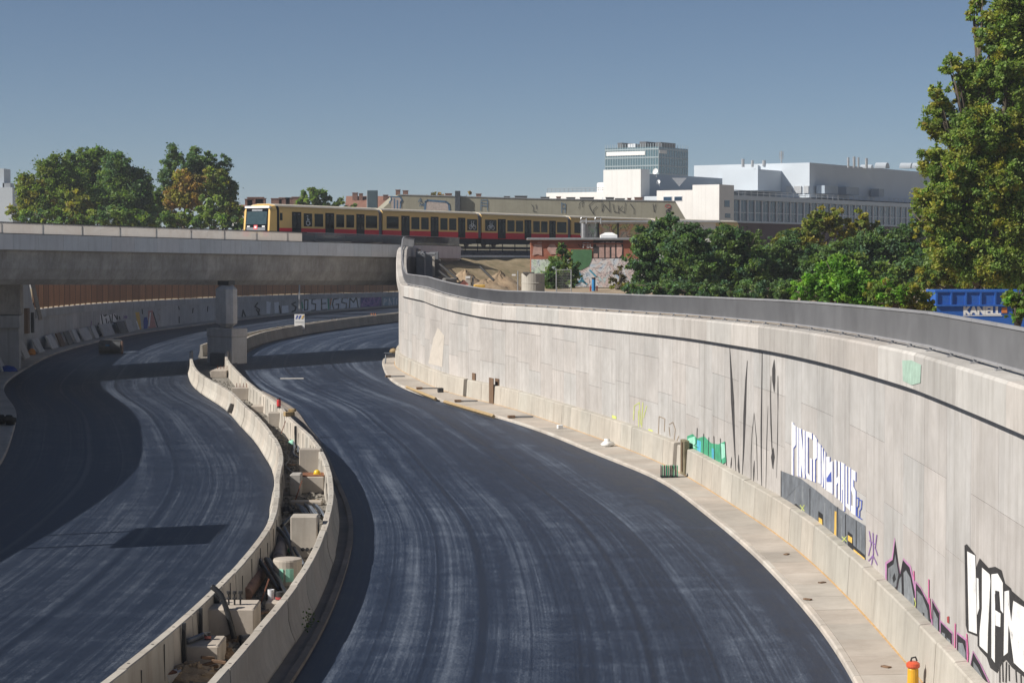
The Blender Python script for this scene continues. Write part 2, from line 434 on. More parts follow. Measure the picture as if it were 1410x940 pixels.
# top of the west wall, by distance; unseen near end lowered to narrow its shadow
WTOP = [(10, 4.6), (60, 5.4), (85, 6.5), (105, 6.9), (183, 6.9), (186.5, 3.9), (214, 3.67), (271, 3.1), (341, 2.35), (430, 2.0)]
def hgt(x, z):
    """lie of the land east of the cutting: a yard level with the wall top, falling away to the south-east"""
    t = min(1, max(0, (x - 12) / 12.0)); t = t * t * (3 - 2 * t)
    n = 0.12 * math.sin(x * .7 + z * .31) * math.sin(z * .23 + 1)
    far = min(1, max(0, (z - 230) / 60.0))
    return (5.95 * (1 - t) + 4.9 * t) * (1 - far) + 6.5 * far + n * (1 - far)
m = MB(); xs = [0.25, 1.2, 3, 5, 7.5, 10, 13, 16, 20, 25, 32, 42, 60, 100, 200, 500, 1200, 2400]
zs = list(np.arange(10, 300, 4)) + [312, 324, 336, 348, 360, 371]
for Z in zs:
    x0 = wallC.X(Z)
    for dx in xs: m.v.append((x0 + dx, Z, hgt(x0 + dx, Z) if dx > 1 else min(hgt(x0 + dx, Z), 5.7)))
k = len(xs)
for i in range(len(zs) - 1):
    for j in range(k - 1): m.f.append((i * k + j, i * k + j + 1, (i + 1) * k + j + 1, (i + 1) * k + j))
struct(m.build('terrain', M_earth, smooth=True))
m = MB(); xs = [0.3, 2, 6, 15, 40, 120, 500, 1200, 2400]; zs = list(np.arange(10, 366, 6)) + [371]
for Z in zs:
    x0 = wallL.X(Z)
    zz = interp(WTOP, Z) - .3
    for dx in xs: m.v.append((x0 - dx, Z, zz + (0 if dx < 10 else 0.5)))
k = len(xs)
for i in range(len(zs) - 1):
    for j in range(k - 1): m.f.append((i * k + j, (i + 1) * k + j, (i + 1) * k + j + 1, i * k + j + 1))
struct(m.build('terrain', M_grassy))
m = MB(); yb = zs[-1]
m.quad((-2400, yb, 6.0), (2400, yb, 6.0), (2400, 2600, 6.0), (-2400, 2600, 6.0))
struct(m.build('ground', M_grassy))
struct(MB().box((0, yb + .3, 2.6), (4800, .5, 6.7)).build('portal_wall', C_leftw))

# ------------------------------------------------------------------ east walkway: paving slabs and kerb stones
def pieces(c, Za, Zb, step, prof, name, mat, parent, gap=0.012, jit=0.0, sub=1.0):
    s = c.S(Za); e = c.S(Zb); out = []
    while s < e - 0.2:
        s1 = min(s + step, e)
        j = R.uniform(-jit, jit)
        o = sweep(c, c.Zs(s + gap / 2), c.Zs(s1 - gap / 2), [(a, b + (j if b > 0.02 else 0)) for a, b in prof], sub).build(name, mat, parent)
        out.append(o); s = s1
    return out
walk = struct(strip(kerbR, 0.1, wallC, -0.05, 0.10, 0.10, 12, 260, 2).build('pavement', M_gravel))
def walk_pieces():
    Z = 14.0
    while Z < 215:
        Z1 = Z + 2.0
        secs = []
        for q in (Z + 0.008, (Z + Z1) / 2, Z1 - 0.008):
            a = kerbR.P(q, 0.17); w = wallC.P(q, -0.30)
            h = 0.145 + R.uniform(-.004, .004)
            secs.append([(a.x, a.y, 0.02), (w.x, w.y, 0.02), (w.x, w.y, h + .02), (a.x, a.y, h)])
        MB().loft(secs).build('paving_slab', C_walk, walk)
        Z = Z1
walk_pieces()
kerb = struct(sweep(kerbR, 12, 260, [(0.02, -0.3), (0.14, -0.3), (0.14, 0.06), (0.02, 0.06)], 2).build('kerb', C_kerb))
pieces(kerbR, 14, 205, 1.5, [(0, -0.05), (0.16, -0.05), (0.16, 0.14), (0.035, 0.14), (0.0, 0.10)], 'kerb_stone', C_kerb, kerb, 0.014, 0.004)
# west walkway
walkL = struct(sweep(wallL, 12, 370, [(-0.3, -0.3), (2.15, -0.3), (2.15, 0.15), (-0.3, 0.15)], 2).build('pavement', C_walk))
kerbo = struct(sweep(kerbL, 12, 370, [(-0.16, -0.3), (-0.02, -0.3), (-0.02, 0.05), (-0.16, 0.05)], 2).build('kerb', C_kerb))
pieces(kerbL, 60, 330, 2.0, [(-0.17, -0.05), (0, -0.05), (0.0, 0.12), (-0.03, 0.16), (-0.17, 0.16)], 'kerb_stone', C_kerb, kerbo, 0.02, 0.004)
# gutter strip along the median, a low step between carriageway and barrier
gut = struct(strip(rowR, 0.05, gutR, 0.0, 0.05, 0.05, ZN, 300, 1.5).build('gutter', C_gut))
Z = 16.0
while Z < 200:
    secs = []
    for q in (Z + .01, Z + .75, Z + 1.49):
        a = rowR.P(q, 0.1); b = gutR.P(q, -0.16); c2 = gutR.P(q, 0.0)
        secs.append([(b.x, b.y, 0.0), (c2.x, c2.y, 0.0), (c2.x, c2.y, 0.11), (b.x, b.y, 0.11)])
    MB().loft(secs).build('gutter_stone', C_gut, gut)
    Z += 1.5

# ------------------------------------------------------------------ east retaining wall
def interp(tab, x):
    return float(np.interp(x, [t[0] for t in tab], [t[1] for t in tab]))
# underside of coping, by distance
COPB = [(20, 6.15), (32, 6.2), (45.8, 6.2), (68.6, 5.93), (92, 5.58), (122, 5.2), (126, 5.25), (144, 5.76), (157.5, 5.8), (160, 6.05), (171.5, 8.5), (176, 8.75), (230, 8.4), (430, 7.5)]
COPH = 0.80
wall = thing('retaining_wall', 'long curved pale concrete retaining wall covered in graffiti, right of the carriageway', 'wall', tuple(wallC.P(90)))
def wall_surface_panels():
    s0, s1 = wallC.S(16), wallC.S(205)
    g_ = .009
    w = 2.65; s = s0; col = 0
    while s < s1:
        e = s + w
        Za, Zb = wallC.Zs(s + g_), wallC.Zs(e - g_)
        rows = [0.0, 2.55 + (0.35 if (col // 2) % 2 else 0), 4.55, None]
        if col % 3 == 0: rows = [0.0, 3.1, None]
        top = lambda Z: interp(COPB, Z) + 0.05
        for k in range(len(rows) - 1):
            lo = rows[k] + .006; secs = []
            for Z in (Za, (Za + Zb) / 2, Zb):
                hi = top(Z) if rows[k + 1] is None else rows[k + 1] - .006
                d = 0.0
                secs.append([wallC.P(Z, d + .25, lo), wallC.P(Z, d, lo), wallC.P(Z, d, hi), wallC.P(Z, d + .25, hi)])
            MB().loft(secs).build('wall_panel', C_wall, wall)
        s = e; col += 1
wall_surface_panels()
secs = []
for Z in np.arange(14, 371, 2.0):
    t = interp(COPB, Z) + .4
    secs.append([wallC.P(Z, .02, -.4), wallC.P(Z, .6, -.4), wallC.P(Z, .6, t), wallC.P(Z, .02, t)])
MB().loft(secs).build('wall_core', M_joint, wall)
s = wallC.S(16)
ends = []
while s < wallC.S(196):
    e = s + (4.9 if s < wallC.S(118) else 3.2)
    Za, Zb = wallC.Zs(s + .007), wallC.Zs(e - .007); secs = []
    for i in range(5):
        Z = Za + (Zb - Za) * i / 4; b = interp(COPB, Z)
        o = -0.20
        secs.append([wallC.P(Z, .62, b), wallC.P(Z, o, b - .0), wallC.P(Z, o, b + COPH - .06), wallC.P(Z, o + .05, b + COPH), wallC.P(Z, .62, b + COPH + .03)])
    MB().loft(secs).build('coping_block', C_coping, wall)
    s = e
# ------------------------------------------------------------------ steel bar railing on the coping
M_steel = plain('grey_railing_steel', (0.33, 0.33, 0.34), 0.5, 0.25, var=0.12, scale=1.0)
rail = thing('railing', 'long grey steel railing of close upright bars along the wall top', 'railing', tuple(wallC.P(90, .2, 6)))
RO, RH = 0.24, 0.88
s = wallC.S(16)
rtop = lambda Z: interp(COPB, Z) + COPH + 0.02
while s < wallC.S(190):
    e = s + 2.5; m = MB()
    n = 25
    for i in range(n):
        Z = wallC.Zs(s + (i + .5) * 2.5 / n)
        if R.random() < 0.0: continue
        a = wallC.P(Z, RO, rtop(Z) + .13); y = wallC.yaw(Z)
        m.box((a.x, a.y, a.z + (RH - .16) / 2), (0.055, 0.010, RH - .17), rz=y)
    o = m.build('bar_panel', M_steel, rail); o['kind'] = 'stuff'
    Za, Zb = wallC.Zs(s), wallC.Zs(e - .02)
    for nm, h, hw, hh in (('top_rail', RH - .03, .045, .03), ('bottom_rail', .11, .03, .025)):
        secs = []
        for Z in (Za, (Za + Zb) / 2, Zb):
            t = rtop(Z) + h
            secs.append([wallC.P(Z, RO - hw, t - hh), wallC.P(Z, RO + hw, t - hh), wallC.P(Z, RO + hw, t + hh), wallC.P(Z, RO - hw, t + hh)])
        MB().loft(secs).build(nm, M_steel, rail)
    a = wallC.P(Za, RO + .03, rtop(Za)); y = wallC.yaw(Za)
    MB().box((a.x, a.y, a.z + RH / 2 - .03), (.06, .04, RH - .02), rz=y).box((a.x, a.y, a.z + .012), (.2, .14, .03), rz=y).build('post', M_steel, rail)
    s = e

# ------------------------------------------------------------------ barrier along the wall foot
base = thing('base_barrier', 'low flat-topped concrete barrier of joined elements along the foot of the wall', 'barrier', tuple(wallC.P(90, -.2)))
s = wallC.S(16); gaps = []
for px, py in ((649, 549), (940, 652)):
    h = wallC.hit(px, py, -0.3); gaps.append(h[0])
while s < wallC.S(196):
    e = s + 2.0
    Za, Zb = wallC.Zs(s + .006), wallC.Zs(e - .006); secs = []
    j = R.uniform(-.008, .008); hj = R.uniform(-.012, .012)
    cut = any(s - .1 < g < e + .1 for g in gaps)
    if cut:
        Zb = wallC.Zs(e - .75)
    for Z in (Za, (Za + Zb) / 2, Zb):
        secs.append([wallC.P(Z, -.005, .1), wallC.P(Z, -.33 + j, .1), wallC.P(Z, -.27 + j, 1.20 + hj), wallC.P(Z, -.24 + j, 1.235 + hj), wallC.P(Z, -.005, 1.26 + hj)])
    MB().loft(secs).build('barrier_element', C_bar, base)
    s = e
secs = []
for Z in np.arange(16, 172, 1.5):
    secs.append([wallC.P(Z, -.37, .15), wallC.P(Z, -.325, .15), wallC.P(Z, -.325, .178), wallC.P(Z, -.37, .172)])
MB().loft(secs).build('sealant_joint', M_ochre, base)

# ------------------------------------------------------------------ median barriers
PROF_R = [(0.16, 0.03), (0.17, 0.12), (0.08, 0.34), (0.02, 0.60), (0.0, 1.08), (-0.02, 1.10), (-0.18, 1.10), (-0.20, 1.08), (-0.24, 0.03)]
def median_row(c, sgn, name, label, Za, Zb, notch):
    root = thing(name, label, 'barrier', tuple(c.P((Za + Zb) / 2)))
    s = c.S(Za); k = 0
    while s < c.S(Zb):
        e = s + 2.0
        z0, z1 = c.Zs(s + .008), c.Zs(e - .008); secs = []
        j = R.uniform(-.012, .012); hj = R.uniform(-.012, .012)
        if any(a < (z0 + z1) / 2 < b for a, b in notch): s = e; continue
        for Z in np.linspace(z0, z1, 3):
            p = [c.P(Z, sgn * o + j, h + (hj if h > 1 else 0)) for o, h in PROF_R]
            secs.append(p if sgn > 0 else p[::-1])
        el = MB().loft(secs).build('barrier_element', C_med, root)
        # lifting slot on the inner face and pin hole on top
        Zm = c.Zs(s + .5); y = c.yaw(Zm)
        if Zm < 125:
            a = c.P(c.Zs(s + 1.03), sgn * -.225 + j, .62); MB().box(a, (.02, .02, .78 if k % 3 else .5), rz=c.yaw(Zm)).build('slot', M_joint, el)
            a = c.P(c.Zs(s + .5), sgn * -.1 + j, 1.10 + hj); MB().box(a, (.05, .05, .015), rz=y).build('pin_hole', M_joint, el)
        s = e; k += 1
    return root
median_row(rowR, 1, 'median_barrier', 'row of sloped concrete barrier elements beside the wide right carriageway', 16, 330, [(168, 178)])
median_row(rowL, -1, 'median_barrier', 'row of concrete barrier elements edging the left carriageway, along the median', 16, 330, [(168, 178)])
# ------------------------------------------------------------------ west retaining wall with coping
wwall = thing('retaining_wall', 'shaded grey concrete retaining wall with graffiti, far side of the left carriageway', 'wall', tuple(wallL.P(200)))
s = wallL.S(14)
while s < wallL.S(367):
    e = s + 3.0
    Za, Zb = wallL.Zs(s + .008), wallL.Zs(e - .008); secs = []
    for Z in np.linspace(Za, Zb, 3):
        t = interp(WTOP, Z) - .03
        secs.append([wallL.P(Z, -.4, -.2), wallL.P(Z, 0, -.2), wallL.P(Z, 0, t), wallL.P(Z, -.4, t)])
    MB().loft(secs).build('wall_panel', C_leftw, wwall)
    s = e
s = wallL.S(187)
while s < wallL.S(365):
    e = s + 5.0; secs = []
    for Z in np.linspace(wallL.Zs(s + .01), wallL.Zs(e - .01), 4):
        t = interp(WTOP, Z)
        secs.append([wallL.P(Z, -.5, t - .75), wallL.P(Z, .16, t - .75), wallL.P(Z, .16, t - .03), wallL.P(Z, .12, t), wallL.P(Z, -.5, t)])
    MB().loft(secs).build('coping_block', C_leftw, wwall)
    s = e
# brown timber noise screen on the coping
def timber(name, col):
    m, nt, bs = newmat(name)
    tc = N(nt, 'ShaderNodeTexCoord').outputs['Object']
    oi = N(nt, 'ShaderNodeObjectInfo').outputs['Random']
    g = noise(nt, mapped(nt, tc, (6, 6, .25)), 1.0, 5, .7)
    bd = N(nt, 'ShaderNodeTexWave'); bd.bands_direction = 'Y'; bd.inputs['Scale'].default_value = 1.6; bd.inputs['Distortion'].default_value = 0
    nt.links.new(tc, bd.inputs['Vector'])
    c = mix(nt, ramp(nt, g, [(.3, 0.), (.7, 1.)]), tuple(x * .55 for x in col), col)
    c = mix(nt, math_(nt, 'MULTIPLY', ramp(nt, bd.outputs[1], [(.0, 1.), (.12, 0.)]), .6), c, tuple(x * .25 for x in col))
    k = math_(nt, 'ADD', math_(nt, 'MULTIPLY', oi, .35), .8)
    vm = N(nt, 'ShaderNodeVectorMath', operation='SCALE'); nt.links.new(c, vm.inputs[0]); nt.links.new(k, vm.inputs['Scale'])
    nt.links.new(vm.outputs[0], bs.inputs['Base Color'])
    bs.inputs['Roughness'].default_value = .8
    bump(nt, bs, g, .4, .02)
    return m
M_timber = timber('brown_timber', (0.62, 0.28, 0.115))
M_oldwood = timber('old_timber', (0.20, 0.12, 0.07))
scr = thing('noise_screen', 'brown timber noise screen of upright panels on top of the shaded wall', 'fence', tuple(wallL.P(220, -.15, 3.6)))
s = wallL.S(187.2)
while s < wallL.S(366):
    e = s + 2.7; secs = []
    for Z in (wallL.Zs(s + .05), wallL.Zs(e - .05)):
        t = interp(WTOP, Z)
        secs.append([wallL.P(Z, -.26, t + .14), wallL.P(Z, -.14, t + .14), wallL.P(Z, -.14, t + 3.5), wallL.P(Z, -.26, t + 3.5)])
    MB().loft(secs).build('timber_panel', M_timber, scr)
    a = wallL.P(wallL.Zs(s), -.2, interp(WTOP, wallL.Zs(s)))
    MB().box((a.x, a.y, a.z + 1.75), (.16, .085, 3.5), rz=wallL.yaw(wallL.Zs(s))).build('post', M_oldwood, scr)
    s = e
# sloping strut where the tall wall steps down
a, b = at(37, 390, 183.0), at(48, 440, 184.2)
MB().tube([a + Vector((.5, 0, 0)), b + Vector((.5, 0, 0))], .22, 4).build('strut', C_girder, wwall)

# ------------------------------------------------------------------ railway bridge
BD = Vector((0.56, 0.83, 0)).normalized(); BN = Vector((-BD.y, BD.x, 0))     # along, and away from the viewer
B0 = Vector((-37.0, 150.0, 0))
def BP(t, off, z): 
    p = B0 + BD * t + BN * off; return Vector((p.x, p.y, z))
ftop = lambda t: 10.48 - 0.0145 * t
T0, T1 = -44.0, 57.4
bridge = thing('railway_bridge', 'grey concrete railway bridge spanning both carriageways with glazed parapet', 'bridge', tuple(BP(24, 5, 0)))
t = T0
while t < T1 - .1:
    e = min(t + 2.5, T1)
    secs = [[BP(q, 0, ftop(q) - 1.15), BP(q, .35, ftop(q) - 1.15), BP(q, .35, ftop(q)), BP(q, .0, ftop(q))] for q in (t + .008, e - .008)]
    MB().loft(secs).build('fascia_panel', C_fascia, bridge)
    t = e
secs = []
for q in np.linspace(T0, 51, 20):
    f = ftop(q)
    secs.append([BP(q, .5, f - 1.16), BP(q, .62, f - 1.3), BP(q, .75, f - 2.5), BP(q, 1.1, f - 3.3), BP(q, 1.6, f - 3.72), BP(q, 10.2, f - 3.72), BP(q, 11.2, f - 1.16)])
MB().loft(secs).build('girder', C_girder, bridge)
secs = [[BP(q, .36, ftop(q) - 1.1), BP(q, .36, ftop(q) - .75), BP(q, 11.4, ftop(q) - .75), BP(q, 11.4, ftop(q) - 1.1)] for q in (T0, T1)]
MB().loft(secs).build('deck', C_girder, bridge)
secs = [[BP(q, 11.42, ftop(q) - 1.3), BP(q, 11.42, ftop(q) + .1), BP(q, 11.8, ftop(q) + .1), BP(q, 11.8, ftop(q) - 1.3)] for q in (T0, T1)]
MB().loft(secs).build('far_parapet', C_fascia, bridge)
def glassy(name, col, alpha, rough):
    m, nt, bs = newmat(name)
    tc = N(nt, 'ShaderNodeTexCoord').outputs['Object']
    n1 = noise(nt, mapped(nt, tc, (1, 1, .4)), 1.2, 5, .6)
    nt.links.new(mix(nt, n1, tuple(x * .75 for x in col), tuple(x * 1.2 for x in col)), bs.inputs['Base Color'])
    bs.inputs['Roughness'].default_value = rough
    a = math_(nt, 'ADD', math_(nt, 'MULTIPLY', n1, .15), alpha - .07, clamp=True)
    nt.links.new(a, bs.inputs['Alpha'])
    return m
M_dusty = glassy('dusty_glazing', (.62, .58, .53), .86, .5)
_nt2 = M_dusty.node_tree; _tl = N(_nt2, 'ShaderNodeBsdfTranslucent'); _tl.inputs[0].default_value = (.55, .50, .45, 1)
_mx = N(_nt2, 'ShaderNodeMixShader'); _mx.inputs[0].default_value = .45
_nt2.links.new(_nt2.nodes['Principled BSDF'].outputs[0], _mx.inputs[1]); _nt2.links.new(_tl.outputs[0], _mx.inputs[2]); _nt2.links.new(_mx.outputs[0], _nt2.nodes['Material Output'].inputs[0])
M_clear = glassy('tinted_glazing', (.035, .05, .075), .62, .08)
M_dark = plain('dark_steel', (.045, .047, .052), .5, .5)
t = T0; k = 0
while t < T1 - .2:
    e = min(t + 2.0, T1)
    secs = [[BP(q, .16, ftop(q) + .03), BP(q, .18, ftop(q) + .03), BP(q, .18, ftop(q) + .82), BP(q, .16, ftop(q) + .82)] for q in (t + .003, e - .003)]
    if t < 34:
        MB().quad(BP(t + .003, .17, ftop(t) + .03), BP(e - .003, .17, ftop(e) + .03), BP(e - .003, .17, ftop(e) + .82), BP(t + .003, .17, ftop(t) + .82)).build('glass_pane', M_dusty, bridge)
    else: MB().loft(secs).build('glass_pane', M_clear, bridge)
    if k % 2 == 0:
        m = MB(); m.box(BP(t, .26, ftop(t) + .41), (.05, .09, .82), rz=math.atan2(BD.y, BD.x)); m.build('post', M_dark, bridge)
    t = e; k += 1
secs = [[BP(q, .12, ftop(q) + .82), BP(q, .24, ftop(q) + .82), BP(q, .24, ftop(q) + .87), BP(q, .12, ftop(q) + .87)] for q in (T0, 34.6)]
MB().loft(secs).build('top_rail', M_dark, bridge)
secs = [[BP(q, .13, ftop(q) + .82), BP(q, .22, ftop(q) + .82), BP(q, .22, ftop(q) + .855), BP(q, .13, ftop(q) + .855)] for q in (34.62, T1)]
MB().loft(secs).build('top_rail', M_steel, bridge)
secs = [[BP(q, -.02, ftop(q) + .003), BP(q, .3, ftop(q) + .003), BP(q, .3, ftop(q) + .05), BP(q, -.02, ftop(q) + .05)] for q in (T0, T1)]
MB().loft(secs).build('edge_strip', M_dark, bridge)
# pier on its plinth, standing in the median
RZ = math.atan2(BD.y, BD.x)
pc = Vector((-22.8, 167.6, 0)) + BD * .95 + BN * 1.35
pier = thing('bridge_pier', 'square concrete bridge pier on a wide plinth in the median', 'pier', tuple(pc))
MB().bbox((pc.x, pc.y, 1.1), (1.9, 2.7, 2.2), RZ, .05).build('plinth', C_pier, pier)
MB().bbox((pc.x, pc.y, 2.55), (1.96, 2.76, .69), RZ, .04).build('plinth_cap', C_pier, pier)
cc = pc + BD * -.05 + BN * .0
MB().bbox((cc.x, cc.y, 4.7), (1.35, 1.9, 3.6), RZ, .42).build('column', C_pier, pier)
MB().box((cc.x, cc.y, 6.6), (.8, 1.2, .35), RZ).build('bearing', M_dark, pier)
# abutment ends
MB().box(BP(55.6, 2.0, 7.2), (4.4, 3.2, 4.0), RZ).build('abutment', C_girder, bridge)
c = at(11, 415, 158.0)
ab = thing('abutment_seat', 'brown stained concrete bridge seat jutting from the wall at the left edge', 'abutment', (c.x, c.y, 0))
MB().bbox((c.x - 1.2, c.y + .6, (zat(393, 158) + zat(435, 158)) / 2 + .1), (4.2, 1.6, zat(393, 158) - zat(435, 158)), .1, .05).build('seat_block', C_girder, ab)
MB().bbox((c.x - 1.3, c.y + .7, zat(443, 158)), (4.2, 1.7, 1.0), .1, .05).build('ledge', C_leftw, ab)
MB().box((c.x - 1.5, c.y + 1.0, zat(450, 158) / 2), (4.2, 1.2, zat(450, 158)), .1).build('footing', C_leftw, ab)

# ------------------------------------------------------------------ track, ballast and embankment
TRK = [Vector((-58.0, 118.0, 0)), Vector((-39.5, 148.5, 0)), Vector((-20.6, 178.9, 0)), Vector((-12.3, 193.7, 0)), Vector((-3.25, 209.3, 0)), Vector((6.25, 224.6, 0)), Vector((16.5, 239.4, 0)), Vector((28.0, 253.5, 0)), Vector((41, 266, 0)), Vector((80, 298, 0))]
TL = [0.0]
for i in range(1, len(TRK)): TL.append(TL[-1] + (TRK[i] - TRK[i - 1]).length)
railz = lambda L: 9.73 - 0.0045 * (L - TL[2])
def TP(L, off, dz):
    """point at length L of the near side of the train, off metres towards the viewer, dz over the rails"""
    i = 0
    while i < len(TL) - 2 and TL[i + 1] < L: i += 1
    d = (TRK[i + 1] - TRK[i]).normalized()
    # blend direction for smooth offsets
    t = (L - TL[i]) / (TL[i + 1] - TL[i])
    d2 = (TRK[min(i + 2, len(TRK) - 1)] - TRK[i + 1]).normalized() if i + 2 < len(TRK) else d
    d0 = (TRK[i] - TRK[i - 1]).normalized() if i > 0 else d
    dd = (d0 * max(0, .5 - t) + d * (1 - abs(t - .5)) + d2 * max(0, t - .5)).normalized()
    n = Vector((dd.y, -dd.x, 0))
    p = TRK[i] + (TRK[i + 1] - TRK[i]) * t + n * off
    return Vector((p.x, p.y, railz(L) + dz))
Ls = np.arange(TL[2] + 12, TL[-1], 2.0)
def clampE(p):
    p.x = max(p.x, wallC.X(p.y) + .8); return p
m = MB(); prof = [(-4.0, -4.0), (-3.4, -.35), (.5, -.30), (1.3, -.75), (2.0, -.95), (2.5, -1.0), (3.2, -1.1), (5.5, -1.75), (8.0, -2.7), (10.5, -3.5), (12.5, -3.95)]
for L in Ls:
    for o, z in prof:
        j = NR.uniform(-.14, .14) if o > 2.6 else 0
        p = TP(L, o + j, z + j * .6)
        p.z = max(p.z, 5.6) if o < 12 else 5.6
        p = clampE(p)
        m.v.append(tuple(p))
k = len(prof)
for i in range(len(Ls) - 1):
    for j in range(k - 1): m.f.append((i * k + j, i * k + j + 1, (i + 1) * k + j + 1, (i + 1) * k + j))
struct(m.build('embankment', M_grassy, smooth=True))
secs = []
for L in Ls[8:]: secs.append([clampE(q) for q in (TP(L, -3.4, -.28), TP(L, .75, -.28), TP(L, 1.55, -.72), TP(L, 1.5, -1.0), TP(L, -3.4, -1.0))])
struct(MB().loft(secs).build('ballast_bed', M_ballast))
trough = thing('cable_trough', 'pale concrete cable trough along the foot of the ballast', 'trough', tuple(TP(TL[4], 2.2, -.9)))
for L in np.arange(TL[2] + 27, TL[5] + 6, 1.2):
    MB().loft([[TP(q, 1.95, -1.0), TP(q, 2.5, -1.0), TP(q, 2.5, -.8), TP(q, 1.95, -.8)] for q in (L + .02, L + 1.18)]).build('trough_cover', C_fascia, trough)
M_rail = plain('rail_steel', (.12, .09, .07), .45, .7)
tr = thing('railway_track', 'pair of steel rails under the yellow train', 'track', tuple(TP(TL[4], -1.5, -.2)))
for o in (-.75, -2.2):
    MB().loft([[TP(L, o - .04, -.17), TP(L, o + .04, -.17), TP(L, o + .04, 0), TP(L, o - .04, 0)] for L in np.arange(2, TL[-1] - 1, 2.0)]).build('rail', M_rail, tr)
# dark handrail beyond the bridge end
hr = thing('handrail', 'black steel handrail in front of the train wheels beyond the bridge', 'railing', tuple(TP(TL[3] + 9, 1.0, -.4)))
La, Lb = TL[3] + 8.5, TL[5] + 3
for h in (.38, .02):
    MB().tube([TP(L, 1.15, h) for L in np.arange(La, Lb, 1.5)], .055, 5).build('rail', M_dark, hr)
for L in np.arange(La, Lb, 2.4):
    MB().tube([TP(L, 1.15, -.75), TP(L, 1.15, .4)], .05, 4).build('post', M_dark, hr)
# white sacks of ballast lying behind the rail
M_sack = plain('white_sack', (.62, .60, .56), .9, var=.25, scale=4)
for i, (px, lab) in enumerate([(644, 'leftmost small white heap under the train, beyond the bridge end'), (660, 'middle small white heap under the train'), (677, 'rightmost small white heap under the train, before the brick shed')]):
    Lq = TL[3] + 8 + i * 2.5
    p = TP(Lq, .2, -.25); m = MB(); m.lathe((p.x, p.y, p.z - .05), [(.75, 0), (.7, .14), (.4, .26), (.05, .3)], 10)
    tag(m.build('ballast_sack', M_sack, smooth=True), lab, 'sack', 'white heaps under the train')

# ------------------------------------------------------------------ S-Bahn style train
M_yel = plain('train_ochre', (.76, .50, .175), .45, 0, var=.05, scale=.5, spec=.2)
M_red = plain('train_red', (.66, .016, .035), .45, 0, var=.06, scale=.5, spec=.15)
M_roof = plain('train_roof', (.50, .46, .38), .6, 0, var=.15, scale=1)
M_glass = plain('dark_window', (.005, .008, .009), .06, 0, var=.4, scale=.6, spec=.12)
M_door = plain('door_black', (.004, .005, .008), .3, 0, var=.3, scale=.8, spec=.08)
M_under = plain('underframe', (.03, .03, .032), .7, .2)
M_gang = plain('bellows_grey', (.13, .13, .145), .7)
M_white = plain('white_paint', (.78, .78, .77), .5, var=.08)
M_cabgrey = plain('cab_grey', (.20, .21, .23), .4)
train = thing('train', 'ochre and red suburban train with dark windows crossing the railway bridge', 'train', tuple(TP(TL[2], -1.5, 0)))
PROFT = [(0, .9), (0, 2.98), (-.06, 3.2), (-.2, 3.4)]
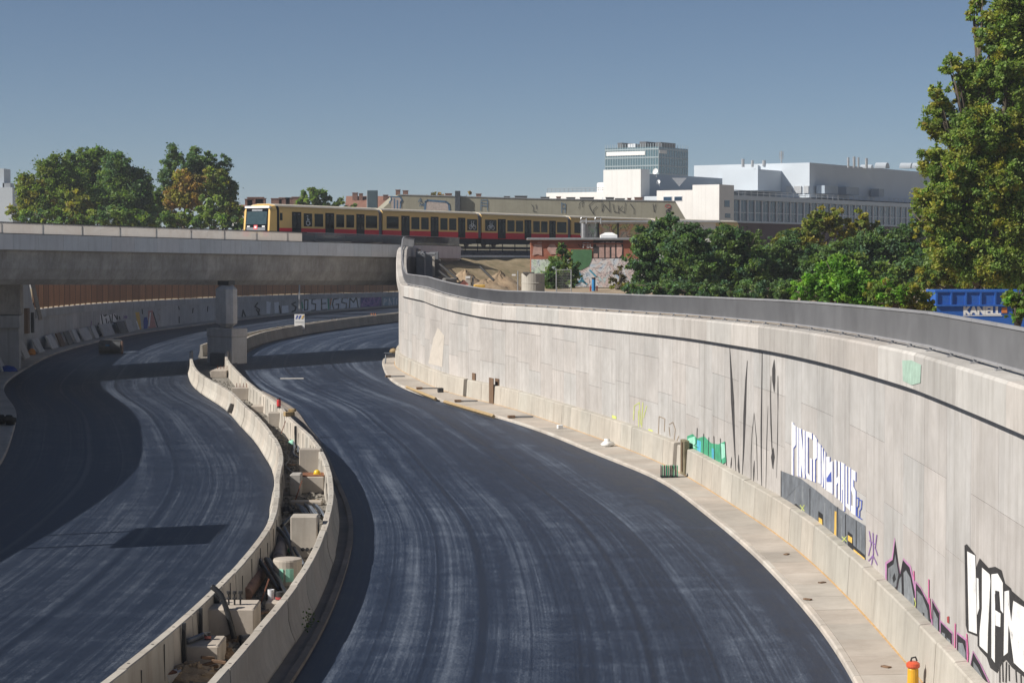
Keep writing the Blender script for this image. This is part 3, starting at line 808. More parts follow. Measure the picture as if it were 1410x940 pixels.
def car(La, Lb, layout, front=False):
    A, B = TP(La, 0, 0), TP(Lb, 0, 0)
    i = [k for k in range(len(TL) - 1) if TL[k] - .01 <= La][-1]
    ex = (TRK[i + 1] - TRK[i]).normalized()
    p0 = TRK[i] + ex * (La - TL[i]); ln = Lb - La
    nn = Vector((ex.y, -ex.x, 0))
    def Q(u, w, z): 
        p = p0 + ex * u + nn * w; return Vector((p.x, p.y, railz(La + u) + z))
    def slab(u0, u1, prof):
        return MB().loft([[Q(u, w, z) for w, z in prof] for u in (u0, u1)])
    u0 = .35 if not front else .45; u1 = ln - .35
    body = slab(u0, u1, [(0, 1.48), (0, 2.98), (-.05, 3.2), (-.16, 3.36), (-2.84, 3.36), (-2.95, 3.2), (-3, 2.98), (-3, 1.48)]).build('car_body', M_yel, train)
    slab(u0 + .001, u1 - .001, [(.012, .88), (.012, 1.5), (-3.012, 1.5), (-3.012, .88)]).build('red_skirt', M_red, body)
    slab(u0 + .02, u1 - .02, [(-.12, 3.362), (-.3, 3.5), (-.9, 3.6), (-2.1, 3.6), (-2.7, 3.5), (-2.88, 3.362)]).build('roof', M_roof, body)
    slab(u0 + .15, u1 - .15, [(-.15, .42), (-.15, .87), (-2.85, .87), (-2.85, .42)]).build('underframe', M_under, body)
    for bu in (2.6, ln - 2.6):
        for du in (-.95, .95):
            m = MB(); secs = [[Q(bu + du + .42 * math.cos(a), w, .43 + .42 * math.sin(a)) for a in np.linspace(0, 2 * math.pi, 12, endpoint=False)] for w in (-.55, -.7)]
            m.loft(secs).build('wheel', M_rail, body)
        m = slab(bu - 1.5, bu + 1.5, [(-.3, .3), (-.3, .62), (-.52, .62), (-.52, .3)]); m.build('bogie', M_under, body)
    for kind, a, b in layout:
        a *= ln; b *= ln
        if kind == 'd':
            o = slab(a, b, [(-.03, .93), (.018, .93), (.018, 2.93), (-.03, 2.93)]).build('door', M_door, body)
            m = MB(); mid = (a + b) / 2
            for q0, q1 in ((a + .12, mid - .12), (mid + .12, b - .12)):
                m.loft([[Q(q, .019, 1.55), Q(q, .024, 1.55), Q(q, .024, 2.6), Q(q, .019, 2.6)] for q in (q0, q1)])
            m.build('door_glass', M_glass, body)
            m = MB()
            for q0, q1 in ((a + .22, mid - .2), (mid + .2, b - .22)):
                m.loft([[Q(q, .019, 2.68), Q(q, .026, 2.68), Q(q, .026, 2.77), Q(q, .019, 2.77)] for q in (q0, q1)])
            m.build('door_strip', M_gang, body)
        else:
            zt, zb = 2.78, 1.72
            if kind == 's': zt, zb = 2.75, 2.2
            slab(a - .05, b + .05, [(-.02, zb - .05), (.008, zb - .05), (.008, zt + .05), (-.02, zt + .05)]).build('window_frame', M_under, body)
            slab(a, b, [(-.02, zb), (.013, zb), (.013, zt), (-.02, zt)]).build('window', M_glass, body)
            cu = (a + b) / 2
            W = lambda u, z: Q(cu + u, .022, z)
            if kind == 'b':     # bicycle pictogram
                m = MB()
                for s_ in (-1, 1):
                    m.tube([W(s_ * .36 + .27 * math.cos(q), 2.02 + .21 * math.sin(q)) for q in np.linspace(0, 2 * math.pi, 17)], .035, 4, False)
                for l in ([(-.36, 2.02), (-.18, 2.38), (.22, 2.36), (.36, 2.02)], [(-.36, 2.02), (0.0, 2.02), (.2, 2.34)], [(-.2, 2.34), (0, 2.02)], [(-.22, 2.38), (-.22, 2.58), (-.08, 2.62)], [(.22, 2.34), (.18, 2.58), (.32, 2.62)]):
                    m.tube([W(*q) for q in l], .035, 4)
                m.build('bicycle_pictogram', M_white, body)
            if kind == 'w':     # wheelchair pictogram
                m = MB()
                m.tube([W(-.02 + .27 * math.cos(q), 1.98 + .2 * math.sin(q)) for q in np.linspace(math.pi * .7, 2 * math.pi * 1.02, 13)], .045, 4, False)
                for l in ([(-.1, 2.45), (-.05, 2.12), (.2, 2.12), (.3, 1.86)], [(-.08, 2.3), (.16, 2.28)]):
                    m.tube([W(*q) for q in l], .05, 4)
                m.tube([W(-.12, 2.56), W(-.12, 2.64)], .075, 6)
                m.build('wheelchair_pictogram', M_white, body)
    if front:
        # cab: shell tapering forward, raked windscreen, brow, bumper panel
        P1 = [(0, .88), (0, 2.98), (-.05, 3.2), (-.2, 3.42), (-.9, 3.58), (-2.1, 3.58), (-2.8, 3.42), (-2.95, 3.2), (-3, 2.98), (-3, .88)]
        P2 = [(-.12, .7), (-.12, 2.9), (-.2, 3.1), (-.36, 3.3), (-.95, 3.42), (-2.05, 3.42), (-2.64, 3.3), (-2.8, 3.1), (-2.88, 2.9), (-2.88, .7)]
        rk = lambda z: -.6 + .28 * max(0, (z - 1.5)) / 1.9
        MB().loft([[Q(.449, w, z) for w, z in P1], [Q(rk(z), w, z) for w, z in P2]]).build('cab', M_yel, body)
        f = lambda w, z, d=.02: Q(rk(z) - d, w, z)
        def face(name, w0, w1, z0, z1, mat, d, th=.06):
            MB().loft([[f(w0, z, d - th), f(w1, z, d - th), f(w1, z, d), f(w0, z, d)] for z in (z0, z1)]).build(name, mat, body)
        face('cab_mask', -.34, -2.66, 1.22, 3.18, M_door, .02)
        face('windscreen', -.42, -2.58, 1.78, 2.9, plain('windscreen_glass', (.035, .06, .07), .04, 0, var=.2), .032)
        face('destination_display', -.95, -2.05, 2.93, 3.1, M_cabgrey, .034)
        face('bumper_panel', -.5, -2.5, 1.26, 1.52, M_cabgrey, .034)
        face('headlight', -.55, -.85, 1.56, 1.66, M_white, .035)
        face('headlight', -2.15, -2.45, 1.56, 1.66, M_white, .035)
        face('emblem', -1.33, -1.72, 1.36, 1.72, plain('emblem_red', (.75, .10, .11), .4), .05)
        face('emblem_mark', -1.42, -1.63, 1.45, 1.63, M_white, .056, .003)
        face('brow', -.2, -2.8, 3.2, 3.38, M_white, .10, .3)
        for w0, w1 in ((-.1, -.75), (-2.25, -2.9)): face('red_corner', w0, w1, .72, 1.2, M_red, .03)
        face('coupler', -1.3, -1.7, .72, 1.0, M_under, .5, .5)
        slab(.42, .75, [(.014, .9), (.014, 2.98), (-.02, 3.2), (-.13, 3.38), (-.16, 3.36), (-.05, .9)]).build('cab_edge', M_door, body)
    return body
u = lambda a, x0, x1: (a - x0) / (x1 - x0)
L1 = [('s', 266, 276), ('d', 325, 372), ('w', 387, 427), ('n', 443, 485), ('d', 498, 545), ('n', 558, 598), ('n', 613, 653), ('d', 667, 712), ('n', 722, 783)]
L2 = [('n', 842, 900), ('d', 915, 957), ('n', 968, 1007), ('n', 1020, 1056), ('d', 1068, 1110), ('n', 1122, 1158), ('n', 1170, 1207), ('d', 1218, 1258), ('b', 1270, 1325)]
L3 = [('b', 122, 177), ('d', 185, 225), ('n', 235, 270), ('n', 280, 315), ('d', 324, 360), ('n', 372, 405), ('n', 415, 447), ('d', 458, 494), ('n', 503, 553)]
lay = lambda L, x0, x1: [(k, u(a, x0, x1), u(b, x0, x1)) for k, a, b in L]
car(TL[2], TL[3], lay(L1, 236, 806), True)
car(TL[3], TL[4], lay(L2, 812, 1342))
car(TL[4], TL[5], lay(L3, 95, 572))
car(TL[5], TL[6], lay(L2, 812, 1342))
car(TL[6], TL[7], lay(L3, 95, 572))
for i in (3, 4, 5, 6):
    d = (TRK[i + 1] - TRK[i - 1]).normalized(); nn = Vector((d.y, -d.x, 0)); m = MB()
    secs = []
    for j, q in enumerate(np.linspace(-.37, .37, 9)):
        k = .10 + (.04 if j % 2 else 0)
        p = TRK[i] + d * q; z = railz(TL[i])
        secs.append([Vector((p.x, p.y, z)) + nn * w + Vector((0, 0, h)) for w, h in ((-k, .95), (-k, 3.2), (-k - .3, 3.42), (-2.7 + k, 3.42), (-3 + k, 3.2), (-3 + k, .95))])
    m.loft(secs).build('gangway', M_gang, train)
# ------------------------------------------------------------------ buildings beyond the railway
E1 = Vector((.547, .837, 0)); E2 = Vector((-.837, .547, 0))
def corner(px, Z): 
    return Vector((xat(px, Z), Z, 0))
def span(c, e, px):
    """length along e from corner c until the line of sight through column px"""
    k = (px - 705.0) / F / 1.0
    # column px on the horizon row: X = k * Y
    return (k * c.y - c.x) / (e.x - k * e.y)
def obox(m, c, l1, l2, z0, z1, o1=0.0, o2=0.0):
    a = c + E1 * o1 + E2 * o2
    pts = [a, a + E1 * l1, a + E1 * l1 + E2 * l2, a + E2 * l2]
    return m.loft([[Vector((p.x, p.y, z)) for p in pts] for z in (z0, z1)])
M_ren = concrete('white_render', (.76, .75, .73), streak=.15, blotch=.07, tint=.03, zs=.02)
M_clad = plain('pale_cladding', (.50, .55, .60), .5, .0, var=.06, scale=.15)
M_clad2 = plain('blue_grey_cladding', (.28, .33, .385), .55, .0, var=.08, scale=.1)
M_fin = plain('white_fin', (.66, .67, .70), .5, var=.05)
M_pane = plain('facade_glass', (.02, .055, .11), .08, 0, var=.5, scale=.3)
M_olive = concrete('olive_render', (.32, .305, .235), streak=.25, blotch=.2, tint=.05, zs=.1)
M_brickc = None
def bricks(name, c1, c2, mort, sc):
    m, nt, bs = newmat(name)
    tc = N(nt, 'ShaderNodeTexCoord').outputs['Object']
    sp = N(nt, 'ShaderNodeSeparateXYZ'); nt.links.new(tc, sp.inputs[0])
    cb = N(nt, 'ShaderNodeCombineXYZ'); nt.links.new(math_(nt, 'ADD', sp.outputs[0], sp.outputs[1]), cb.inputs[0]); nt.links.new(sp.outputs[2], cb.inputs[1])
    b = N(nt, 'ShaderNodeTexBrick'); b.inputs['Scale'].default_value = sc
    for i, c in ((1, c1), (2, c2), (3, mort)): b.inputs[i].default_value = (*c, 1)
    nt.links.new(cb.outputs[0], b.inputs['Vector'])
    n1 = noise(nt, tc, .8, 5, .65)
    nt.links.new(mix(nt, ramp(nt, n1, [(.35, 0.), (.7, .6)]), b.outputs[0], tuple(x * .5 for x in c1)), bs.inputs['Base Color'])
    bs.inputs['Roughness'].default_value = .9
    return m
M_brick = bricks('red_brick', (.42, .125, .065), (.36, .10, .055), (.33, .22, .17), 3.2)
M_tile = bricks('clay_tiles', (.30, .15, .105), (.25, .12, .085), (.17, .09, .07), 2.5)
M_tar = plain('roof_felt', (.10, .10, .105), .9)
M_chim = bricks('chimney_brick', (.24, .12, .085), (.2, .1, .08), (.2, .16, .13), 2.0)
M_metal = plain('galvanised', (.45, .46, .47), .45, .6, var=.15)

def railing_box(m, c, e, o, l, z, h=1.0, n=10):
    for i in range(n + 1):
        p = c + e * (l * i / n) + o
        m.box((p.x, p.y, z + h / 2), (.08, .08, h))
    a = c + o; b = c + e * l + o
    for hh in (h, h * .55): m.tube([Vector((a.x, a.y, z + hh)), Vector((b.x, b.y, z + hh))], .05, 4)
# --- white exhibition-hall-like complex
cB = corner(990, 400.)
fac = thing('factory_building', 'large white flat-roofed building complex with glazed side behind the bushes', 'building', (cB.x, cB.y, 6))
zb = lambda y, Z: zat(y, Z)
part = lambda m, n, mat: m.build(n, mat, fac)
lB = span(cB, E2, 953); lB0 = span(cB, E1, 1010); part(obox(MB(), cB, lB0, lB, 4, zb(254, 400)), 'wall_block', M_ren)
lB2 = span(cB, E2, 904) - lB
part(obox(MB(), cB, lB0, lB2, 4, zb(261, 400), 0.0, lB + .02), 'wall_block', M_ren)
for x0, x1 in ((913, 925), (928, 939)):
    a, b = span(cB, E2, x0), span(cB, E2, x1)
    w = part(obox(MB(), cB, .12, b - a, zb(276, 400), zb(269, 400), -.06, a), 'window', M_fin)
    obox(MB(), cB, .08, (b - a) * .92, zb(275.4, 400), zb(270, 400), -.10, a + (b - a) * .04).build('pane', M_pane, w)
sB = E1 * 5
for x0, y0, y1 in ((1000, 276, 285), (1001, 294, 300)):
    q = span(cB, E1, x0)
    part(obox(MB(), cB, 2.2, .1, zb(y1, 402), zb(y0, 402), q - 1, -.06), 'window', M_pane)
# glazed long side
l0, l1 = span(cB, E1, 1010), span(cB, E1, 1300)
zt = zb(268.5, cB.y + E1.y * l0); zl = zt - 5.4
part(obox(MB(), cB, l1 - l0, 30, 4, zl, l0, 0.3), 'plinth_wall', bricks('dark_red_cladding', (.10, .03, .03), (.08, .03, .03), (.05, .02, .02), 1.))
part(obox(MB(), cB, l1 - l0, 30, zt - .9, zt, l0 + .01, .02), 'roof_edge', M_clad)
part(obox(MB(), cB, l1 - l0, 30, zl, zl + .35, l0 + .01, -.05), 'sill_band', M_clad)
nb = 34; bw = (l1 - l0) / nb
for i in range(nb):
    o1 = l0 + i * bw
    for r_, (h0, h1) in enumerate(((zl + .36, zl + 2.0), (zl + 2.1, zt - .95))):
        part(obox(MB(), cB, bw - .1, .3, h0, h1, o1 + .05, .45), 'pane', M_pane)
    part(obox(MB(), cB, .3, .5, zl + .36, zt - .9, o1 - .15, .22), 'fin', M_fin)
    part(obox(MB(), cB, .07, .3, zl + .36, zt - .9, o1 + bw / 2, .42), 'mullion', M_fin)
part(obox(MB(), cB, l1 - l0, .3, zl + 2.0, zl + 2.1, l0, .4), 'transom', M_fin)
# upper hall
cC = corner(1114, 446.)
part(obox(MB(), cC, span(cC, E1, 1310), span(cC, E2, 955), zb(272, 446), zb(224, 446)), 'upper_hall', M_clad)
cC2 = corner(1043, 440.)
part(obox(MB(), cC2, 14, span(cC2, E2, 994), zb(262, 440), zb(233, 440)), 'upper_hall', M_clad)
m = MB(); railing_box(m, cB, E1, E1 * l0 + E2 * .4, l1 - l0, zt, 1.0, 40); part(m, 'roof_railing', M_metal)
for x0 in (1120, 1150, 1195): 
    q = span(cC, E1, x0); part(obox(MB(), cC, 7 if x0 < 1190 else 3, 2.0, zb(267, 450), zb(256, 450), q, -2.5), 'roof_plant', M_clad2)
m = MB()
for x0, x1 in ((1080, 1090), (1091, 1103), (1104, 1113)):
    a, b = span(cC, E2, x0), span(cC, E2, x1); obox(m, cC, .3, a - b - .4, zb(266, 446), zb(256, 446), -.3, b)
part(m, 'louvre', M_metal)
# tower block A, grey wing D, low wing E
cA = corner(882, 416.)
part(obox(MB(), cA, span(cA, E1, 894), span(cA, E2, 830.5), 4, zb(232.8, 416)), 'wall_block', M_ren)
lA = span(cA, E1, 894)
part(obox(MB(), cA, span(cA, E1, 1046) - lA, span(cA, E2, 830.5) * .8, 4, zb(240, 423), lA + .02, .6), 'grey_wing', M_clad2)
cE = corner(846, 428.)
part(obox(MB(), cE, 20, span(cE, E2, 752), 4, zb(264, 428)), 'low_wing', M_ren)
m = MB(); railing_box(m, cE, E2, E1 * .5, span(cE, E2, 752), zb(264, 428), .9, 16); part(m, 'roof_railing', M_metal)
pE = cE + E2 * span(cE, E2, 815) + E1 * 9
part(MB().lathe((pE.x, pE.y, zb(264, 428)), [(3.6, 0), (3.6, zb(252, 436) - zb(264, 428)), (3.4, zb(251.3, 436) - zb(264, 428))], 24), 'round_plantroom', M_ren)
# satellite dish, chimney stacks, mast and vent cowls on the roof
def dish(px, py, Z, r, nm='dish'):
    c = at(px, py, Z); m = MB(); secs = []
    ax = Vector((-.6, -.75, .3)).normalized(); u_ = ax.cross(Vector((0, 0, 1))).normalized(); w_ = u_.cross(ax)
    for k in range(5):
        rr = r * (1 - k / 4) + .02; secs.append([c - ax * (-.35 * r * (rr / r) ** 2) + (u_ * math.cos(a) + w_ * math.sin(a)) * rr for a in np.linspace(0, 2 * math.pi, 16, endpoint=False)])
    m.loft(secs, False); m.tube([c - ax * .05, c - ax * .3 + Vector((0, 0, -r * 1.6))], .08, 5)
    part(m, 'satellite_dish', M_white)
dish(903, 236.5, 420, .62); dish(907, 251, 418, .45)
m = MB(); c = at(935, 251, 425)
m.add([c + Vector((-1.5, 0, .9)), c + Vector((1.6, 0, .9)), c + Vector((0, -.6, -.9)), c + Vector((0, .8, .9))], [(0, 1, 2), (0, 3, 1), (0, 2, 3), (1, 3, 2)]); part(m, 'roof_funnel', M_metal)
for px, y0, y1, r in ((1023, 227, 219, .35), (1036, 227, 221, .3), (1076, 225, 208, .16), (1052, 225.5, 221, .4), (1168, 228, 217, .25), (1176, 228, 216, .3), (1182, 228, 217, .22), (1193, 229, 218, .3)):
    a = at(px, y0 + 3, 452); b = at(px, y1, 452); part(MB().tube([a, b], r, 7), 'roof_stack', M_metal)
m = MB()
for dx in (-.35, 0, .35):
    a = at(1076, 214, 452) + Vector((dx, 0, 0)); m.box(a, (.14, .14, 1.6))
part(m, 'antenna', M_metal)
for px, r in ((1186, .8), (1207, 1.25), (1241, 1.2), (1258, 1.2)):
    c = at(px, 232, 470); 
    m = MB(); secs = [[c + Vector((x, 0, 0)) + E1 * (r * math.cos(a)) + Vector((0, 0, r * math.sin(a) * 1.05)) for a in np.linspace(0, math.pi, 11)] for x in (0, 2.5)]
    m.loft(secs, True); part(m, 'vent_cowl', M_clad)

# --- glass tower in the distance
cT = corner(906.5, 900.)
tow = thing('office_tower', 'distant blue-green glass office tower rising behind the white building', 'building', (cT.x, cT.y, 6))
lt1, lt2 = span(cT, E1, 946), span(cT, E2, 833.5)
ztw = zat(202, 900)
M_tglass = plain('tower_glass', (.10, .19, .23), .12, .3, var=.25, scale=.06)
obox(MB(), cT, lt1, lt2, 5, ztw).build('core', M_tglass, tow)
M_tm = plain('tower_mullion', (.30, .37, .40), .5, .3)
for i in range(12):
    z = ztw - 1.2 - i * 3.6
    m = MB(); obox(m, cT, lt1 + .3, .2, z, z + .55, -.15, -.2); obox(m, cT, .2, lt2 + .3, z, z + .55, -.2, -.15); m.build('floor_band', M_tm, tow)
m = MB()
for i in range(22): obox(m, cT, .12, .25, ztw - 45, ztw + 1.5, -.15, lt2 * i / 21)
for i in range(12): obox(m, cT, .25, .12, ztw - 45, ztw + 1.5, lt1 * i / 11, -.15)
o = m.build('mullion_grid', M_tm, tow); o['kind'] = 'stuff'
obox(MB(), cT, .3, lt2 * .73, zat(213, 900), zat(207.5, 900), -.32, lt2 * .25).build('white_band', M_white, tow)
obox(MB(), cT, lt1 * .25, .3, zat(211, 900), zat(206.5, 900), .1, -.32).build('white_band', M_white, tow)
for f0, f1, h in ((.02, .12, 2.6), (.3, .42, 3.2), (.5, .64, 2.2), (.75, .84, 3.0)):
    obox(MB(), cT, lt1 * .5, lt2 * (f1 - f0), ztw, ztw + h * .8, 3, lt2 * f0).build('plant_room', M_tar if h > 2.5 else M_fin, tow)

# --- long olive building with chimneys beside the line
Zo = 386.0
ol = thing('olive_building', 'long olive-grey building with blank painted upper wall and a row of chimneys', 'building', tuple(at(740, 345, Zo)))
def opt(px, py, dz=0.0):
    Zq = Zo
    p = at(px, py, Zq); return Vector((p.x, p.y + dz, p.z))
out = [(506, 306), (548, 268.5), (738, 274), (930, 277.5), (946, 305), (946, 374), (506, 374)]
fr = [opt(*q) for q in out]; bk = [opt(*q) + Vector((-2, 11, 0)) for q in out]
m = MB(); m.loft([fr, bk], False); m.poly(fr, out); m.poly(bk, out)
m.build('wall', M_olive, ol)
m = MB(); m.loft([[opt(px, py) + Vector((0, -.12, .0)), opt(px, py) + Vector((0, .5, 0.02)), opt(px, py) + Vector((0, .5, .14)), opt(px, py) + Vector((0, -.12, .14))] for px, py in ((548, 268.5), (738, 274), (930, 277.5))]); m.build('roof_edge', M_metal, ol)
for x0, x1, y0, mt in ((543, 549, 261, 0), (553, 560, 262, 0), (612, 621, 266, 0), (655, 662, 266.5, 0), (694, 702, 270, 1), (709, 726, 269.5, 1), (745, 757, 271, 1), (767, 773, 270.5, 0), (781, 793, 271.5, 1), (800, 819, 271.5, 1), (836, 847, 271.5, 1), (849, 862, 273, 1), (866, 871, 272.5, 0), (876, 887, 271.5, 0)):
    a, b = opt(x0, y0, 4), opt(x1, y0, 4); hz = 2.0
    MB().box(((a.x + b.x) / 2, a.y + 1, a.z - hz / 2 + .0), (b.x - a.x, 1.1, hz)).box(((a.x + b.x) / 2, a.y + 1, a.z + .05), (b.x - a.x + .16, 1.25, .12)).build('chimney', M_tar if mt else M_chim, ol)
a = opt(626.6, 263, -.6); b = opt(634, 290, -.6)
MB().bbox(((a.x + b.x) / 2, a.y, (a.z + b.z) / 2 - .5), (b.x - a.x, .8, a.z - b.z + 1), 0, .05).build('chimney', plain('painted_chimney', (.045, .055, .07), .8, var=.6, scale=2), ol)
# painted marks on the olive wall
def flat_strokes(proj, polys, w, mat, parent, name):
    m = MB()
    for pl in polys:
        for (x0, y0), (x1, y1) in zip(pl[:-1], pl[1:]):
            L = math.hypot(x1 - x0, y1 - y0) or 1; nx, ny = -(y1 - y0) / L * w / 2, (x1 - x0) / L * w / 2
            ex, ey = (x1 - x0) / L * w * .3, (y1 - y0) / L * w * .3
            m.add([proj(x0 + nx - ex, y0 + ny - ey), proj(x1 + nx + ex, y1 + ny + ey), proj(x1 - nx + ex, y1 - ny + ey), proj(x0 - nx - ex, y0 - ny - ey)], [(0, 1, 2, 3)])
    return m.build(name, mat, parent)
def flat_poly(proj, pts, mat, parent, name, lim=9.0):
    """painted area: triangles small enough to follow a curved surface"""
    tri = [[pts[i] for i in t] for t in tessellate_polygon([[Vector((a, b, 0)) for a, b in pts]])]
    out = []
    while tri:
        t = tri.pop(); e = [math.dist(t[i], t[(i + 1) % 3]) for i in range(3)]
        k = e.index(max(e))
        if e[k] > lim and abs(t[k][0] - t[(k + 1) % 3][0]) > lim * .45:
            a, b, c = t[k], t[(k + 1) % 3], t[(k + 2) % 3]; q = ((a[0] + b[0]) / 2, (a[1] + b[1]) / 2)
            tri += [[a, q, c], [q, b, c]]
        else: out.append(t)
    idx = {}; m = MB()
    for t in out:
        for q in t:
            if q not in idx: idx[q] = len(m.v); m.v.append(tuple(proj(*q)))
        m.f.append(tuple(idx[q] for q in t))
    return m.build(name, mat, parent)
P_blue = spray('spray_blue', (.055, .13, .23), .25, 3)
P_pink = spray('spray_pale_pink', (.40, .34, .31), .2, 3)
P_black = spray('spray_black', (.016, .016, .018), .3, 3)
P_grey = spray('spray_grey', (.20, .215, .23), .25, 3)
P_red = spray('spray_red', (.35, .05, .05), .2, 3)
P_white = spray('spray_white', (.80, .79, .77), .07, 3)
P_royal = spray('spray_royal_blue', (.06, .10, .40), .2, 3)
P_green = spray('spray_green', (.06, .36, .20), .35, 2)
P_mint = spray('spray_mint', (.30, .62, .48), .2, 3)
P_cyan = spray('spray_cyan', (.08, .38, .55), .2, 3)
P_yel = spray('spray_ochre', (.70, .44, .09), .2, 3)
P_lime = spray('spray_lime', (.55, .62, .16), .2, 3)
P_violet = spray('spray_violet', (.22, .12, .32), .25, 3)
P_mauve = spray('spray_mauve', (.42, .20, .36), .25, 3)
P_slate = spray('spray_slate', (.15, .165, .185), .35, 1.5)
P_drip = plain('tar_drip', (.045, .042, .042), .8, var=.35, scale=4)
P_brown = spray('spray_brown', (.28, .20, .12), .3, 3)
P_orange = spray('spray_orange', (.55, .18, .05), .2, 3)
op = lambda x, y: opt(x, y, -.05); op2 = lambda x, y: opt(x, y, -.08)
flat_poly(op, [(588, 275), (616, 277), (620, 290), (585, 289)], P_pink, ol, 'painted_panel')
flat_strokes(op2, [[(585, 289), (586, 278), (589, 276), (614, 278), (618, 281), (619, 291)]], 2.6, P_blue, ol, 'graffiti')
flat_poly(op, [(538, 271), (552, 270), (553, 288), (539, 288)], P_pink, ol, 'painted_panel')
flat_strokes(op2, [[(536, 279), (539, 275), (538, 271), (551, 271), (554, 277), (551, 279)], [(543, 274), (543, 288)], [(547, 276), (547, 288)], [(552, 277), (551, 287)]], 1.7, P_blue, ol, 'graffiti')
flat_strokes(op2, [[(576, 278), (579, 273), (580, 278)], [(581, 278), (578, 277)], [(578, 284), (579, 280), (581, 283), (583, 280), (583, 284)]], 1.0, P_blue, ol, 'graffiti')
flat_strokes(op2, [[(662, 290), (662.5, 275.5), (671.5, 275.5), (671.5, 290)], [(663, 283), (671.5, 284)], [(662.5, 279.5), (671, 280)], [(773.5, 279), (773.5, 293)], [(774, 281), (778.5, 281)], [(774, 287), (778.5, 287)], [(778.5, 281), (778, 293)]], 1.1, P_blue, ol, 'graffiti')
flat_strokes(op2, [[(732, 282), (735, 286), (734, 291), (739, 292)], [(738, 282), (739, 288)], [(797, 287), (798, 280), (803, 277), (802, 285)], [(811, 283), (817, 277.5), (829, 276)], [(811, 283), (813, 288), (818, 296), (817, 289), (822, 284)], [(829, 276), (829, 292), (832, 282), (840, 292), (839, 278)], [(844, 281), (846, 292), (852, 293), (851, 283)], [(857, 284), (853, 289), (860, 293), (861, 279)], [(868, 281), (873, 288), (873, 295)], [(899, 281), (901, 292), (903, 281)]], .8, P_black, ol, 'graffiti')
flat_strokes(op2, [[(916, 285), (917, 282.5), (920, 281.5), (923, 283), (923, 286), (918, 286)]], 1.3, P_red, ol, 'graffiti')
flat_strokes(op2, [[(923, 287), (921, 288.5), (917.5, 290), (918, 293.5), (922, 293.5), (922.5, 290), (920, 290.5)]], 1.6, P_black, ol, 'graffiti')

# --- tiled houses behind the train
def house(name, label, px0, px1, Z, yridge, yeave, depth=10, chim=(), roofm=M_tile):
    a, b = at(px0, 345, Z), at(px1, 345, Z); ze, zr = zat(yeave, Z), zat(yridge, Z)
    h = thing(name, label, 'house', (a.x, Z, 6), 'houses behind the railway')
    MB().box(((a.x + b.x) / 2, Z + depth / 2, (4 + ze) / 2), (b.x - a.x - .4, depth - .4, ze - 4)).build('wall', M_ren, h)
    m = MB(); x0, x1 = a.x, b.x
    m.add([(x0, Z, ze), (x1, Z, ze), (x1, Z + depth / 2, zr), (x0, Z + depth / 2, zr), (x0, Z + depth, ze), (x1, Z + depth, ze)], [(0, 1, 2, 3), (3, 2, 5, 4), (0, 3, 4), (1, 5, 2), (0, 4, 5, 1)])
    rf = m.build('roof', roofm, h)
    for px, py, w in chim:
        c = at(px, py, Z + depth / 2 - 1); MB().box((c.x, c.y, c.z - .8), (w, 1.0, 1.9)).box((c.x, c.y, c.z + .18), (w + .15, 1.15, .12)).build('chimney', M_chim, rf)
    return h
house('tiled_house', 'house with worn red tiled roof left of the olive building, behind the train', 474, 545, 402, 269, 293, 11, ((489, 267, 1.0), (497, 268, .7), (531, 270, .9)))
c = at(512.5, 270, 400)
bx = thing('roof_lift_house', 'small dark box-shaped roof structure above the red tiled roof', 'roof structure', (c.x, c.y, c.z - 3))
MB().bbox((c.x, c.y + 1, c.z - 1.2), (1.95, 1.8, 4.6), 0, .04).build('box', plain('dark_sheet', (.05, .08, .10), .5), bx); MB().tube([c + Vector((-1.0, .3, -3)), c + Vector((-1.0, .3, .8))], .1, 5).build('flue', M_metal, bx)
house('tiled_house', 'low house with dark red roof behind the front of the train', 318, 364, 330, 281, 293, 10, ((343, 276, 1.2), (352, 273.5, 2.6), (359, 275, 1.6)))
house('tiled_house', 'low house with dark flat chimneys showing just above the first carriage', 372, 430, 345, 280, 295, 10, ((381, 275, 1.8), (392, 274, 1.8), (398, 274, 1.0), (409, 273, 1.6)), M_tar)
# far-left block at the picture edge
Zl = 380.; a, b = at(-60, 345, Zl), at(18, 345, Zl)
lb = thing('grey_block', 'pale grey apartment block cut off by the left picture edge', 'building', (b.x, Zl, 6))
MB().box(((a.x + b.x) / 2, Zl + 6, (4 + zat(258, Zl)) / 2), (b.x - a.x, 12, zat(258, Zl) - 4)).build('wall', M_clad, lb)
c = at(-12, 232, Zl + 2); MB().box((c.x, c.y + 3, c.z - 2), (4.4, 5, 4)).build('stair_tower', M_clad, lb)
c = at(8, 252, Zl + 2); MB().box((c.x, c.y + 2, c.z - 1), (1.4, 3, 2)).build('roof_plant', M_metal, lb)

# ------------------------------------------------------------------ brick shed and painted workshop in the yard
Zb_ = 187.0
a = at(731, 395, Zb_); b = at(884, 395, Zb_); zt_ = zat(330.5, Zb_)
shed = thing('brick_shed', 'red brick railway shed with flat roof and graffiti, standing in the yard', 'shed', (a.x, Zb_, 5.9))
MB().box(((a.x + b.x) / 2, Zb_ + 3, (5.5 + zt_) / 2), (b.x - a.x, 6, zt_ - 5.5)).build('wall', M_brick, shed)
MB().box(((a.x + b.x) / 2, Zb_ + 3 - .05, zt_ - .32), (b.x - a.x + .1, 6.2, .1)).build('brick_course', M_brick, shed)
MB().bbox(((a.x + b.x) / 2, Zb_ + 3, zt_ + .1), (b.x - a.x + .7, 6.7, .2), 0, .03).build('roof', M_metal, shed)
c = at(838, 322, Zb_ + 2); MB().loft([[(c.x + sx * w, c.y + sy * d, c.z + h) for sx, sy in ((-1, -1), (1, -1), (1, 1), (-1, 1))] for w, d, h in ((.75, .9, -.4), (.75, .9, -.12), (.3, .4, .12))]).build('skylight', M_white, shed)
